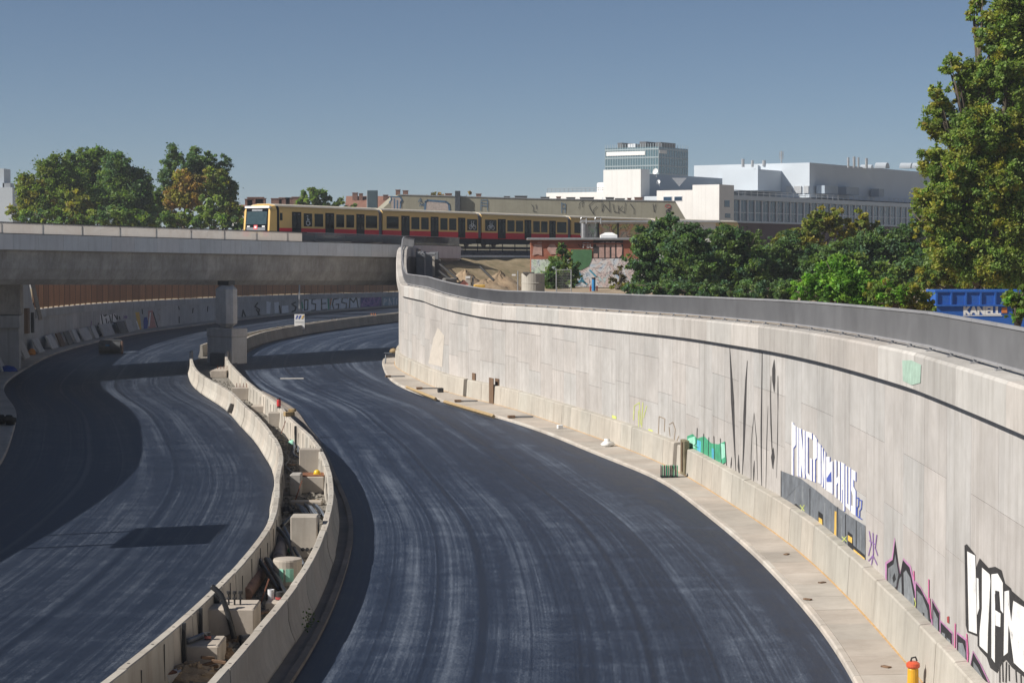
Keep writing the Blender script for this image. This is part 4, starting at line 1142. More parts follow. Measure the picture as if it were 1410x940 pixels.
fp = lambda x, y: at(x, y, Zb_ - .03); fp2 = lambda x, y: at(x, y, Zb_ - .05); fp3 = lambda x, y: at(x, y, Zb_ - .07)
def mural(name, cols, sc):
    m, nt, bs = newmat(name)
    tc = N(nt, 'ShaderNodeTexCoord').outputs['Object']
    w = noise(nt, tc, sc * .7, 3, .6); v = N(nt, 'ShaderNodeTexNoise'); v.inputs['Scale'].default_value = sc; v.inputs['Detail'].default_value = 3; v.inputs['Distortion'].default_value = 2.2
    nt.links.new(tc, v.inputs['Vector'])
    st = [(0.30 + .42 * i / (len(cols) - 1), c) for i, c in enumerate(cols)]
    c = ramp(nt, v.outputs[0], st)
    ed = N(nt, 'ShaderNodeTexNoise'); ed.inputs['Scale'].default_value = sc * 1.6; ed.inputs['Distortion'].default_value = 3.0; nt.links.new(tc, ed.inputs['Vector'])
    c = mix(nt, ramp(nt, ed.outputs[0], [(.46, 0.), (.49, .7), (.51, .7), (.54, 0.)]), c, (.06, .07, .1))
    nt.links.new(c, bs.inputs['Base Color']); bs.inputs['Roughness'].default_value = .85
    return m
M_mur1 = mural('mural_pale', [(.35, .48, .62), (.55, .60, .66), (.66, .64, .63), (.58, .46, .44), (.45, .60, .62)], .55)
M_mur2 = mural('mural_mint', [(.40, .58, .45), (.55, .66, .52), (.62, .66, .64), (.35, .50, .58)], .6)
M_mur3 = mural('mural_warm', [(.62, .72, .20), (.66, .62, .30), (.75, .42, .22), (.78, .64, .50), (.58, .70, .28)], .45)
M_mur4 = mural('mural_blue', [(.05, .06, .20), (.14, .10, .34), (.30, .16, .40), (.36, .30, .50), (.08, .14, .34)], .7)
M_grn = plain('painted_green', (.075, .19, .085), .85, var=.3, scale=1.5)
flat_poly(fp, [(731.5, 357), (790, 357), (790, 396), (731.5, 396)], M_mur2, shed, 'mural')
flat_poly(fp, [(790.2, 356), (884, 356), (884, 396), (790.2, 396)], M_mur1, shed, 'mural')
flat_poly(fp2, [(786, 343.5), (815, 343.5), (815, 357), (811, 366), (800, 372), (786, 370)], M_grn, shed, 'mural')
M_pinkp = plain('washed_pink', (.55, .36, .31), .85, var=.3, scale=3)
for pts in ([(733, 352), (735, 337), (741, 333.5), (746, 333), (746.5, 352), (740, 350)], [(753, 343), (757, 336), (763, 335.5), (767, 341), (766, 350), (758, 350)]): flat_poly(fp2, pts, M_pinkp, shed, 'graffiti')
flat_poly(fp, [(817, 331), (858, 331), (858, 356), (817, 356)], P_drip, shed, 'graffiti_ground')
for pts in ([(821, 335), (832, 333), (832, 355), (825, 355), (825, 340), (821, 339)], [(834, 333), (839.5, 333), (839.5, 355), (834, 355)], [(842, 333), (847, 333), (847, 355), (842, 355)], [(839, 334), (843, 334), (843, 340), (839, 340)], [(849, 334), (854, 334), (857, 340), (856, 351), (852, 355), (849, 353)], [(817.5, 349), (823, 349), (823, 355), (817.5, 355)]): flat_poly(fp2, pts, M_pinkp, shed, 'graffiti')
flat_strokes(fp3, [[(803, 341), (803, 334.5), (807, 334.5)], [(803, 337.5), (806, 337.5)], [(808.5, 334.5), (811, 334.5), (811, 341), (808.5, 341), (808.5, 334.5)], [(816, 335), (813, 335), (813, 341), (816, 341)]], .9, P_white, shed, 'graffiti')
flat_strokes(fp3, [[(796, 336), (799, 340)], [(801.5, 333.5), (817, 333.5)], [(801.5, 333.5), (801.5, 342)]], .8, P_black, shed, 'graffiti')
flat_strokes(fp3, [[(797, 375), (801, 384), (806, 390)], [(792, 392), (800, 386), (808, 391)], [(812, 372), (820, 380)]], 2.2, P_cyan, shed, 'graffiti')

Zw = 201.0
a = at(806, 395, Zw); b = at(985, 395, Zw); zt_ = zat(306.5, Zw)
wk = thing('painted_workshop', 'flat-roofed workshop with colourful painted wall behind the brick shed', 'workshop', (a.x, Zw, 5.9))
MB().box(((a.x + b.x) / 2, Zw + 2.2, (5.5 + zt_) / 2), (b.x - a.x, 4.4, zt_ - 5.5)).build('wall', M_ren, wk)
MB().bbox(((a.x + b.x) / 2, Zw + 2.0, zt_ + .1), (b.x - a.x + .8, 5.4, .2), 0, .03).build('roof', M_metal, wk)
wp = lambda x, y: at(x, y, Zw - .03)
for x0, x1, mt in ((810, 822.5, M_mur2), (825, 850, M_mur3), (852, 905, M_mur3)): flat_poly(wp, [(x0, 308.5), (x1, 308.5), (x1, 332), (x0, 332)], mt, wk, 'mural')
for x0 in (823.7, 851):
    p = at(x0, 320, Zw - .06); MB().box((p.x, p.y, p.z), (.14, .1, 1.8)).build('downpipe', M_dark, wk)
p = at(804, 318, Zw - .3); MB().tube([p + Vector((0, 0, -.9)), p + Vector((0, 0, .75))], .26, 10).build('flue', M_metal, wk)
for x0, x1 in ((800, 807.5), (819.5, 827.5)):
    m = MB(); m.tube([at(x0, 325, Zw - 1), at(x0, 301, Zw - 1), at(x0 + .8, 299.5, Zw - 1), at(x1 - .8, 299.5, Zw - 1), at(x1, 301, Zw - 1), at(x1, 308, Zw - 1)], .06, 5)
    for yy in (303,): m.tube([at(x0, yy, Zw - 1), at(x1, yy, Zw - 1)], .04, 4)
    m.build('roof_ladder', M_metal, wk)
# ------------------------------------------------------------------ trees and shrubs
def leafmat(name, transl=.42):
    m, nt, bs = newmat(name)
    at_ = N(nt, 'ShaderNodeAttribute'); at_.attribute_name = 'tone'
    nt.links.new(at_.outputs[0], bs.inputs['Base Color'])
    bs.inputs['Roughness'].default_value = .55
    bs.inputs['Specular IOR Level'].default_value = .25
    tr_ = N(nt, 'ShaderNodeBsdfTranslucent')
    vm = N(nt, 'ShaderNodeVectorMath', operation='MULTIPLY'); nt.links.new(at_.outputs[0], vm.inputs[0]); vm.inputs[1].default_value = (1.3, 1.5, .6)
    nt.links.new(vm.outputs[0], tr_.inputs[0])
    ms = N(nt, 'ShaderNodeMixShader'); ms.inputs[0].default_value = transl
    nt.links.new(bs.outputs[0], ms.inputs[1]); nt.links.new(tr_.outputs[0], ms.inputs[2])
    nt.links.new(ms.outputs[0], nt.nodes['Material Output'].inputs[0])
    return m
M_leaf = leafmat('foliage')
M_bark = plain('bark', (.10, .08, .06), .9, var=.4, scale=6)
def leaf_mesh(name, pos, size, col, parent, seed, elong=1.6, updir=.35):
    rs = np.random.RandomState(seed); n = len(pos)
    nrm = rs.normal(size=(n, 3)); nrm[:, 2] += updir * 2; nrm /= np.linalg.norm(nrm, axis=1)[:, None]
    t = rs.normal(size=(n, 3)); t -= (t * nrm).sum(1)[:, None] * nrm; t /= np.linalg.norm(t, axis=1)[:, None]
    b = np.cross(nrm, t)
    s = (size * rs.uniform(.6, 1.35, n))[:, None]
    L, W = s * elong * .5, s * .5
    fold = nrm * s * .18
    V = np.stack([pos - t * L, pos + b * W + fold - t * L * .1, pos + t * L, pos - b * W + fold - t * L * .1], 1).reshape(-1, 3)
    me = bpy.data.meshes.new(name)
    me.vertices.add(4 * n); me.vertices.foreach_set('co', V.astype(np.float32).ravel())
    me.loops.add(4 * n); me.loops.foreach_set('vertex_index', np.arange(4 * n, dtype=np.int32))
    me.polygons.add(n); me.polygons.foreach_set('loop_start', np.arange(0, 4 * n, 4, dtype=np.int32))
    me.update(calc_edges=True)
    ca = me.color_attributes.new('tone', 'FLOAT_COLOR', 'CORNER')
    c4 = np.ones((n, 4, 4), dtype=np.float32); c4[:, :, :3] = col[:, None, :]
    ca.data.foreach_set('color', c4.ravel())
    me.materials.append(M_leaf)
    o = bpy.data.objects.new(name, me); COL.objects.link(o); o.parent = parent
    o.matrix_parent_inverse = Matrix.Translation(-WLOC[parent.name])
    return o
SEED = [100]
def tree(name, label, Z, blobs, base_px, base_z, pal, leaf, dens, cat='tree', group=None, clump=.34, trunk=.22, yspread=1.0, elong=1.6, thin=1.0):
    """blobs: crown masses as (px, py, rx px, ry px) at distance Z; leaves sit in many small clumps through each mass"""
    SEED[0] += 1; rs = np.random.RandomState(SEED[0]); pr = random.Random(SEED[0])
    b = at(base_px, 345, Z); base = Vector((b.x, Z, base_z))
    root = thing(name, label, cat, tuple(base), group)
    P, Cc = [], []; sc = Z / F
    tips = []
    for (px, py, rx, ry) in blobs:
        yo = rs.uniform(-.35, .35) * rx * sc * yspread
        c = np.array(at(px, py, Z)); c[1] += yo
        r = np.array([rx * sc, rx * sc * yspread * .8, ry * sc])
        tips.append((c, r))
        nc = max(5, int(dens * (rx * ry) / 26.0))
        for k in range(nc):
            d = rs.normal(size=3); d /= np.linalg.norm(d)
            q = c + d * r * (rs.uniform(.15, 1.0) ** .5) * rs.uniform(.8, 1.08)
            cr = clump * min(r) * rs.uniform(.45, 1.25)
            if rs.uniform() < .22:
                q = c + d * r * rs.uniform(.95, 1.14); cr *= .6      # shoots standing out of the outline
            nl = int(44 * (cr / leaf) ** 1.4 * thin) + 8
            ax = rs.normal(size=3) * np.array([1, 1, .6]); ax /= np.linalg.norm(ax)
            dd = rs.normal(size=(nl, 3)) * .52
            dd += ax * rs.uniform(-.9, .9, nl)[:, None]          # sprays along a twig rather than balls
            pts = q + dd * cr * np.array([1, 1, .8])
            base_c = np.array(pal[rs.randint(len(pal))])
            tone = rs.uniform(.72, 1.25)
            cc = base_c * tone * rs.uniform(.75, 1.25, nl)[:, None]
            cc = cc * (1 + rs.normal(size=(nl, 3)) * .05)
            P.append(pts); Cc.append(cc)
    P = np.concatenate(P); Cc = np.clip(np.concatenate(Cc), .004, .6)
    crown = leaf_mesh('crown', P, leaf, Cc, root, SEED[0], elong)
    m = MB(); top = max(t[0][2] for t in tips)
    zc = min(t[0][2] for t in tips)
    mid = Vector((base.x + pr.uniform(-.3, .3), base.y, base.z + max(.5, (zc - base.z) * .7)))
    m.tube([base - Vector((0, 0, .3)), base.lerp(mid, .5) + Vector((pr.uniform(-.15, .15), 0, 0)), mid], [trunk * 1.25, trunk, trunk * .85], 8)
    for c, r in tips:
        e = Vector(c); k1 = mid.lerp(e, .5) + Vector((pr.uniform(-.3, .3), pr.uniform(-.3, .3), .2))
        m.tube([mid - Vector((0, 0, .2)), k1, e + Vector((0, 0, r[2] * .5))], [trunk * .7, trunk * .45, trunk * .12], 6)
        for q in range(3):
            d = Vector((pr.uniform(-1, 1) * r[0], pr.uniform(-1, 1) * r[1], pr.uniform(.0, 1) * r[2])) * .75
            m.tube([k1.lerp(e, .4), e + d], [trunk * .3, trunk * .06], 5)
    m.build('trunk', M_bark, root, True)
    return root
G_dark = [(0.097, 0.168, 0.074), (0.123, 0.200, 0.074), (0.087, 0.160, 0.090), (0.148, 0.216, 0.074)]
G_mid = [(0.154, 0.224, 0.056), (0.182, 0.245, 0.059), (0.126, 0.196, 0.056), (0.203, 0.245, 0.053)]
G_yel = [(0.270, 0.250, 0.047), (0.223, 0.236, 0.054), (0.311, 0.263, 0.054), (0.189, 0.223, 0.054)]
G_brn = [(0.312, 0.195, 0.058), (0.273, 0.189, 0.058), (0.351, 0.215, 0.065), (0.221, 0.182, 0.058)]
G_lit = [(0.156, 0.312, 0.042), (0.132, 0.288, 0.042), (0.192, 0.336, 0.054), (0.120, 0.252, 0.048)]
G_pale = [(0.240, 0.312, 0.108), (0.204, 0.288, 0.090), (0.264, 0.324, 0.120)]
GL = 'trees behind the bridge'
tree('poplar_tree', 'leftmost low yellowish green tree behind the bridge, nearest the grey block', 285, [(40, 262, 18, 28), (55, 285, 22, 20), (30, 285, 12, 18), (20, 293, 15, 10)], 42, 6.2, G_mid + G_yel, .24, 2.4, group=GL, clump=.4)
tree('poplar_tree', 'tall green tree, second of the left tree group behind the bridge', 292, [(75, 240, 22, 24), (88, 262, 26, 28), (70, 280, 20, 22)], 80, 6.2, G_mid, .24, 2.4, group=GL, clump=.4)
tree('poplar_tree', 'tallest pointed tree in the left tree group behind the bridge', 300, [(102, 225, 14, 18), (120, 225, 16, 22), (138, 220, 15, 18), (120, 250, 26, 26), (110, 280, 24, 24)], 120, 6.2, G_mid + G_dark[:2], .24, 2.4, group=GL, clump=.4)
tree('poplar_tree', 'broad dark green tree at the right of the left tree group behind the bridge', 296, [(160, 235, 20, 24), (180, 252, 20, 26), (165, 272, 28, 26), (195, 270, 16, 28), (205, 290, 14, 18), (140, 270, 16, 28)], 172, 6.2, G_mid[:1] + G_dark, .24, 2.4, group=GL, clump=.4)
tree('poplar_tree', 'small yellow-green tree in front of the left tree group', 280, [(105, 282, 18, 20), (98, 297, 20, 12), (126, 294, 16, 14)], 106, 6.2, G_yel, .38, 1.8, group=GL)
tree('poplar_tree', 'dark low tree filling the gap between the two tree groups behind the bridge', 310, [(205, 282, 14, 26), (216, 296, 16, 18), (222, 275, 8, 20)], 212, 6.2, G_dark, .24, 2.4, group=GL, clump=.4)
tree('poplar_tree', 'tall narrow dark poplar at the left of the second tree group', 305, [(240, 222, 13, 20), (232, 248, 15, 26), (228, 275, 14, 24)], 236, 6.2, G_dark + G_mid[:1], .24, 2.4, group=GL, clump=.4)
tree('poplar_tree', 'tall rounded green poplar topping the second tree group behind the bridge', 308, [(268, 215, 13, 15), (285, 222, 13, 16), (268, 240, 20, 22), (305, 230, 12, 18), (300, 256, 18, 24)], 278, 6.2, G_mid[:1] + G_dark, .24, 2.4, group=GL, clump=.4)
tree('autumn_tree', 'orange-brown autumn tree in the second tree group behind the bridge', 292, [(258, 252, 20, 16), (250, 272, 22, 16), (270, 265, 16, 18), (232, 285, 12, 12)], 254, 6.2, G_brn + G_yel[:1], .24, 2.4, group=GL, clump=.4)
tree('broad_tree', 'yellowish green tree right of the orange tree behind the bridge', 296, [(296, 250, 18, 20), (310, 268, 16, 22), (318, 288, 16, 18), (328, 300, 10, 12)], 305, 6.2, G_mid + G_yel, .24, 2.4, group=GL, clump=.4)
tree('willow_shrub', 'pale bright green shrub at the foot of the second tree group', 280, [(285, 284, 14, 16), (300, 288, 13, 16), (280, 303, 18, 10)], 290, 6.2, G_pale, .36, 1.9, group=GL)
tree('dark_shrub', 'dark green shrub low under the orange tree behind the bridge', 278, [(248, 300, 20, 12), (235, 306, 12, 10), (268, 304, 12, 9)], 250, 6.2, G_mid, .36, 1.9, group=GL)
tree('hedge_shrub', 'dense low greenery at the foot of the left tree group, above the parapet', 276, [(45, 300, 22, 12), (80, 300, 22, 13), (118, 303, 22, 12), (150, 298, 22, 16), (180, 302, 22, 14), (208, 306, 18, 10)], 118, 6.2, G_mid + G_dark[:2], .3, 2.2, group=GL)
tree('hedge_shrub', 'dense low greenery at the foot of the second tree group, above the parapet', 277, [(232, 304, 14, 12), (262, 306, 18, 10), (300, 306, 18, 12), (326, 306, 12, 14)], 280, 6.2, G_mid[:2] + G_dark[:2], .3, 2.2, group=GL)
tree('round_tree', 'round bushy tree rising behind the roof of the first carriage', 335, [(432, 272, 15, 12), (418, 280, 16, 10), (446, 278, 14, 10), (466, 281, 12, 8), (480, 285, 12, 6)], 438, 6.5, G_mid, .45, 1.9)
tree('autumn_shrub', 'brownish tree top showing behind the olive building left of the dark chimney', 404, [(604, 270, 12, 7), (594, 275, 10, 6)], 602, 6.5, G_brn, .45, 1.6)
tree('autumn_shrub', 'brownish tree top behind the olive building right of the dark chimney', 404, [(642, 272, 11, 7), (632, 275, 8, 6)], 640, 6.5, G_brn, .45, 1.6)
# yard: conifer-like sapling before the brick shed
tree('young_tree', 'young dark green tree in front of the brick shed behind the wire fence panel', 181, [(776, 342, 7, 9), (777, 352, 11, 10), (770, 364, 17, 11), (786, 368, 14, 12), (765, 380, 20, 13), (788, 385, 14, 12), (755, 391, 12, 10), (776, 394, 16, 8)], 774, 5.9, G_dark[:2] + G_mid[:2], .20, 2.6, group='yard plants')
tree('dry_shrub', 'thin brownish shrub at the right end of the brick shed', 180, [(850, 378, 10, 12), (842, 385, 9, 10), (858, 388, 9, 10)], 849, 5.9, [(.15, .11, .05), (.12, .10, .04), (.10, .10, .03)], .15, 1.3, cat='shrub', group='yard plants', thin=.6)
tree('low_shrub', 'small yellow-green tuft beside the dry shrub in the yard', 172, [(848, 395, 9, 6), (858, 396, 8, 6)], 851, 5.9, G_yel, .14, 1.8, cat='shrub', group='yard plants')
# dark robinias
GR = 'trees behind the grey railing'
tree('robinia_tree', 'dark green robinia beside the brick shed, leftmost of the trees behind the railing', 166, [(895, 332, 26, 22), (880, 360, 20, 24), (905, 375, 28, 24), (915, 312, 20, 14), (890, 392, 26, 14)], 900, 5.6, G_dark, .155, 2.6, group=GR, clump=.30)
tree('robinia_tree', 'broad dark green robinia, second of the trees behind the railing', 162, [(950, 325, 26, 20), (935, 350, 26, 26), (965, 365, 28, 28), (945, 388, 30, 18), (925, 302, 14, 10)], 948, 5.4, G_dark, .155, 2.6, group=GR, clump=.30)
tree('robinia_tree', 'dark robinia in the middle of the tree belt, below the glazed facade', 168, [(1005, 330, 26, 20), (1000, 360, 30, 26), (1030, 372, 28, 28), (1010, 392, 32, 16), (1035, 335, 16, 20)], 1010, 5.2, G_dark + G_mid[:1], .155, 2.6, group=GR, clump=.30)
tree('robinia_tree', 'deep shaded tree right of the middle of the tree belt', 172, [(1062, 360, 24, 30), (1075, 380, 26, 26), (1085, 345, 18, 26), (1110, 365, 26, 30)], 1075, 5.1, G_dark, .155, 2.6, group=GR, clump=.30)
tree('maple_tree', 'yellowing maple standing against the glazed facade behind the robinias', 178, [(1090, 328, 18, 16), (1070, 336, 14, 14), (1130, 308, 22, 20), (1150, 300, 14, 16), (1115, 330, 20, 18), (1160, 318, 18, 16)], 1110, 5.1, G_yel + G_mid[:1], .165, 2.4, group=GR, clump=.30)
tree('maple_tree', 'thin yellow-topped tree right of the yellowing maple', 180, [(1185, 305, 12, 16), (1200, 315, 14, 14), (1178, 322, 14, 14)], 1190, 5.0, G_yel, .26, 2.0, group=GR, clump=.32)
tree('robinia_tree', 'grey-green tree between the yellowing maple and the tall tree', 160, [(1190, 345, 30, 22), (1225, 340, 28, 24), (1250, 355, 24, 28), (1200, 375, 34, 24), (1255, 325, 18, 18), (1240, 390, 30, 18), (1150, 355, 22, 22)], 1215, 5.0, G_dark + G_mid[:1], .155, 2.5, group=GR, clump=.30)
tree('bright_shrub', 'bright fresh green shrub hanging over the railing', 108, [(1120, 392, 30, 16), (1150, 372, 26, 18), (1165, 395, 34, 22), (1135, 405, 34, 14), (1095, 405, 18, 8), (1185, 405, 34, 20), (1215, 412, 30, 14)], 1150, 4.9, G_lit, .125, 2.0, group=GR, clump=.34)
tree('bright_shrub', 'yellow-green shrub between the bright shrub and the blue container', 106, [(1215, 398, 26, 16), (1240, 405, 28, 18), (1262, 415, 26, 16), (1225, 418, 26, 12), (1278, 424, 16, 9)], 1240, 4.9, G_yel[:2] + G_mid[:2] + G_lit[:1], .125, 2.0, group=GR, clump=.32)
tree('hedge_shrub', 'dense shaded undergrowth below the robinias, along the railing', 150, [(880, 398, 24, 12), (920, 400, 26, 12), (960, 402, 28, 12), (1000, 402, 28, 14), (1040, 402, 28, 16), (1080, 402, 26, 18)], 980, 5.2, G_dark, .155, 2.5, group=GR, clump=.34)
tree('hedge_shrub', 'dense greenery filling the belt below the tall tree', 145, [(1130, 375, 26, 22), (1170, 370, 26, 24), (1215, 385, 28, 22), (1255, 380, 26, 24), (1290, 375, 26, 26), (1330, 385, 28, 22), (1375, 385, 28, 22)], 1230, 5.0, G_dark[:2] + G_mid[:2], .18, 2.0, group=GR, clump=.34)
tree('tall_tree', 'very tall yellow-green tree filling the right edge of the picture', 122, [(1345, 14, 13, 36), (1362, 55, 20, 40), (1396, 20, 34, 50), (1316, 95, 18, 24), (1350, 115, 30, 36), (1395, 100, 36, 46), (1290, 130, 14, 18), (1300, 165, 26, 30), (1345, 185, 38, 40), (1400, 175, 34, 40), (1285, 225, 22, 26), (1320, 240, 36, 36), (1370, 250, 38, 40), (1410, 240, 30, 40), (1290, 285, 30, 34), (1340, 305, 40, 40), (1395, 310, 38, 40), (1300, 335, 28, 34), (1350, 358, 40, 36), (1400, 362, 36, 34), (1262, 300, 10, 26)], 1350, 4.8, [tuple(x * 1.22 for x in c) for c in G_yel[:2] + G_mid + G_mid[:2]], .125, 2.3, group=GR, clump=.30, trunk=.38)
tree('tall_tree', 'second tall tree half outside the right picture edge', 128, [(1450, 30, 40, 60), (1470, 120, 50, 60), (1480, 220, 50, 60), (1470, 320, 50, 60)], 1470, 4.8, G_mid + G_yel, .26, 1.3, group=GR, clump=.3, trunk=.4)
tree('leafy_shrub', 'leafy shrub overlapping the right end of the blue container', 96, [(1402, 405, 17, 14), (1394, 415, 12, 10), (1408, 425, 16, 12), (1396, 432, 12, 8)], 1402, 4.9, G_mid + G_lit[:2], .15, 1.9, group=GR, clump=.34)
tree('leafy_shrub', 'yellowish leafy shrub behind the left end of the blue container', 126, [(1290, 378, 26, 18), (1330, 385, 30, 14), (1375, 385, 30, 14), (1275, 395, 12, 20)], 1320, 4.9, G_yel[:2] + G_mid[:1], .19, 1.9, group=GR, clump=.32)
# ------------------------------------------------------------------ graffiti on the east wall (painted coats lying on the wall surface)
def wproj(layer):
    o = -.012 - .003 * layer
    def f(px, py):
        h = wallC.hit(px, py)
        return wallC.Ps(h[0], o, h[1])
    return f
W1, W2, W3, W4 = wproj(0), wproj(1), wproj(2), wproj(3)
def wpoly(pts, mat, lay, name='graffiti'): return flat_poly((W1, W2, W3, W4)[lay], pts, mat, wall, name)
def wstroke(lines, w, mat, lay, name='graffiti'): return flat_strokes((W1, W2, W3, W4)[lay], lines, w, mat, wall, name)
z5 = lambda ox, oy, s, pts: [(ox + x / s, oy + y / s) for x, y in pts]
# white block lettering with blue shading
ox, oy, sc_ = 1070, 560, 3.92
def L_(lines): return [z5(ox, oy, sc_, l) for l in lines]
letters = [
 [(80, 80), (90, 84), (90, 370), (80, 365)], [(90, 92), (103, 104), (103, 205), (90, 222)],                                   # P
 [(108, 106), (118, 114), (118, 375), (108, 370)],                                                                               # I
 [(122, 112), (132, 118), (132, 378), (122, 373)], [(132, 130), (142, 250), (142, 380), (132, 300)], [(142, 122), (152, 128), (152, 385), (142, 382)],  # N
 [(157, 130), (190, 140), (190, 175), (168, 160), (168, 355), (180, 370), (180, 275), (190, 280), (190, 400), (165, 385), (157, 360)],        # G
 [(197, 148), (207, 154), (207, 405), (197, 400)], [(207, 158), (217, 172), (217, 275), (207, 285)],                             # P
 [(221, 188), (238, 205), (238, 415), (221, 408)],                                                                               # O
 [(243, 215), (250, 222), (250, 432), (243, 428)], [(250, 240), (257, 340), (257, 440), (250, 330)], [(257, 235), (264, 245), (264, 445), (257, 440)],  # N
 [(268, 268), (286, 268), (286, 300), (302, 290), (302, 470), (268, 450)],                                                        # G / hyphen
 [(313, 282), (323, 290), (323, 490), (313, 482)], [(323, 385), (333, 372), (333, 405), (323, 420)], [(333, 290), (342, 296), (342, 505), (333, 498)],  # H
 [(348, 296), (366, 306), (366, 560), (358, 560), (358, 450), (354, 440), (354, 520), (348, 512)],                               # A
 [(372, 316), (381, 320), (381, 520), (388, 528), (388, 322), (398, 328), (398, 560), (372, 535)],                                # U
 [(404, 335), (426, 348), (426, 400), (414, 392), (414, 430), (426, 450), (426, 585), (402, 570), (402, 530), (414, 535), (414, 480), (403, 450)],      # S
]
for pts in letters:
    q = z5(ox, oy, sc_, pts)
    wpoly([(x + 1.0, y + .8) for x, y in q], P_royal, 0, 'letter_shade')
for pts in letters: wpoly(z5(ox, oy, sc_, pts), P_white, 1, 'letter')
wpoly(z5(ox, oy, sc_, [(270, 385), (296, 345), (298, 405), (272, 405)]), P_royal, 2, 'letter_shade')
wstroke(L_([[(434, 490), (444, 492), (442, 535), (434, 545), (433, 588), (444, 595)], [(449, 502), (460, 505), (458, 548), (449, 560), (448, 598), (461, 606)]]), 1.4, P_royal, 1)
# grey train painting under it
wpoly(z5(ox, oy, sc_, [(24, 345), (130, 385), (240, 470), (325, 540), (400, 590), (478, 640), (480, 880), (400, 810), (325, 735), (240, 665), (130, 590), (24, 520)]), P_slate, 0, 'graffiti_ground')
wpoly(z5(ox, oy, sc_, [(90, 530), (105, 520), (132, 550), (132, 585), (90, 560)]), P_black, 1)
wpoly(z5(ox, oy, sc_, [(92, 545), (110, 545), (125, 575), (118, 585), (92, 565)]), P_yel, 2)
wpoly(z5(ox, oy, sc_, [(225, 560), (250, 580), (252, 640), (310, 680), (312, 735), (240, 668), (225, 640)]), P_black, 1)
wpoly(z5(ox, oy, sc_, [(228, 595), (246, 605), (248, 650), (228, 640)]), P_yel, 2)
wpoly(z5(ox, oy, sc_, [(314, 560), (324, 565), (322, 738), (310, 725)]), P_yel, 2)
wpoly(z5(ox, oy, sc_, [(384, 670), (410, 690), (414, 745), (478, 800), (478, 880), (386, 800)]), P_black, 1)
wpoly(z5(ox, oy, sc_, [(386, 690), (408, 705), (408, 735), (386, 720)]), P_yel, 2)
wpoly(z5(ox, oy, sc_, [(416, 765), (476, 815), (480, 880), (418, 835)]), P_yel, 2)
wstroke(L_([[(180, 440), (180, 620)], [(24, 345), (24, 520)], [(330, 540), (330, 740)], [(372, 580), (372, 790)], [(430, 615), (430, 760)]]), 1.0, P_black, 2)
wstroke(L_([[(62, 380), (62, 480)], [(100, 400), (98, 505)], [(140, 430), (140, 560)], [(260, 520), (258, 640)], [(290, 550), (288, 660)], [(350, 590), (350, 700)], [(455, 650), (455, 770)]]), 1.8, P_grey, 1)
wstroke(L_([[(128, 530), (150, 560)], [(150, 530), (130, 565)], [(355, 700), (380, 725)], [(358, 722), (378, 698)]]), 1.2, P_lime, 3)
wstroke(L_([[(500, 670), (510, 740), (496, 800)], [(520, 680), (522, 790), (512, 850)], [(540, 690), (532, 760), (545, 800)], [(496, 830), (520, 800), (542, 850)], [(500, 720), (530, 740)], [(505, 860), (520, 900)]]), 1.3, P_violet, 1)
# strip of dark and cyan paint just above the barrier
for a, b in (((1076, 689), (1088, 699)), ((1120, 722), (1135, 735)), ((1168, 770), (1185, 786)), ((1198, 792), (1212, 804))):
    wpoly([a, b, (b[0], b[1] + 4), (a[0], a[1] + 3)], P_cyan, 1)
# mauve-outlined grey lettering running down to the near end
ox, oy, sc_ = 1210, 720, 4.275
def zz(p): return z5(ox, oy, sc_, p)
outl = [[(50, 400), (50, 240), (85, 215), (99, 100), (118, 240), (130, 300), (145, 215), (185, 260), (215, 400), (222, 545), (190, 545), (80, 425)],
        [(222, 350), (250, 385), (300, 480), (320, 640), (270, 590), (222, 540)], [(318, 455), (360, 530), (362, 710), (322, 650)],
        [(368, 580), (435, 650), (437, 810), (368, 720)], [(465, 650), (515, 690), (530, 930), (462, 830)], [(560, 760), (600, 830), (650, 938), (560, 938), (535, 880)]]
for p in outl:
    cx = sum(q[0] for q in p) / len(p); cy = sum(q[1] for q in p) / len(p)
    wpoly(zz([(cx + (x - cx) * 1.12, cy + (y - cy) * 1.06 - 6) for x, y in p]), P_mauve, 0, 'letter_glow')
    wpoly(zz(p), P_black, 1, 'letter_outline')
for p in ([(58, 385), (58, 265), (92, 240), (102, 180), (112, 250), (120, 300), (108, 370), (75, 400)], [(110, 420), (125, 330), (138, 310), (140, 470), (112, 440)], [(155, 480), (150, 290), (165, 275), (190, 320), (212, 440), (214, 525), (190, 525)],
          [(230, 520), (228, 395), (262, 430), (292, 510), (300, 590), (275, 570)], [(326, 640), (326, 505), (352, 560), (354, 690)], [(376, 710), (376, 640), (395, 650), (395, 735)], [(405, 740), (405, 670), (426, 690), (428, 790)],
          [(474, 820), (474, 700), (500, 705), (516, 760), (520, 900)], [(566, 930), (562, 810), (590, 850), (628, 930)]):
    wpoly(zz(p), P_grey, 2, 'letter')
for p in ([(85, 320), (98, 290), (106, 330), (92, 350)], [(262, 520), (274, 530), (272, 560)], [(484, 790), (494, 780), (496, 815)]): wpoly(zz(p), P_black, 3)
wstroke([zz(l) for l in ([(210, 280), (212, 330)], [(298, 330), (298, 470)], [(303, 440), (312, 560)], [(455, 590), (450, 790)], [(522, 650), (530, 760), (524, 880)], [(28, 330), (45, 360)])], 1.4, plain('spray_pink', (.55, .12, .28), .8, var=.2), 2)
wpoly(zz([(405, 550), (418, 545), (418, 590), (406, 582)]), P_red, 1)
wpoly(zz([(82, 430), (105, 430), (105, 450), (90, 445)]), P_cyan, 3)
wstroke([zz([(215, 440), (222, 470), (215, 510)])], 1.0, P_lime, 3)
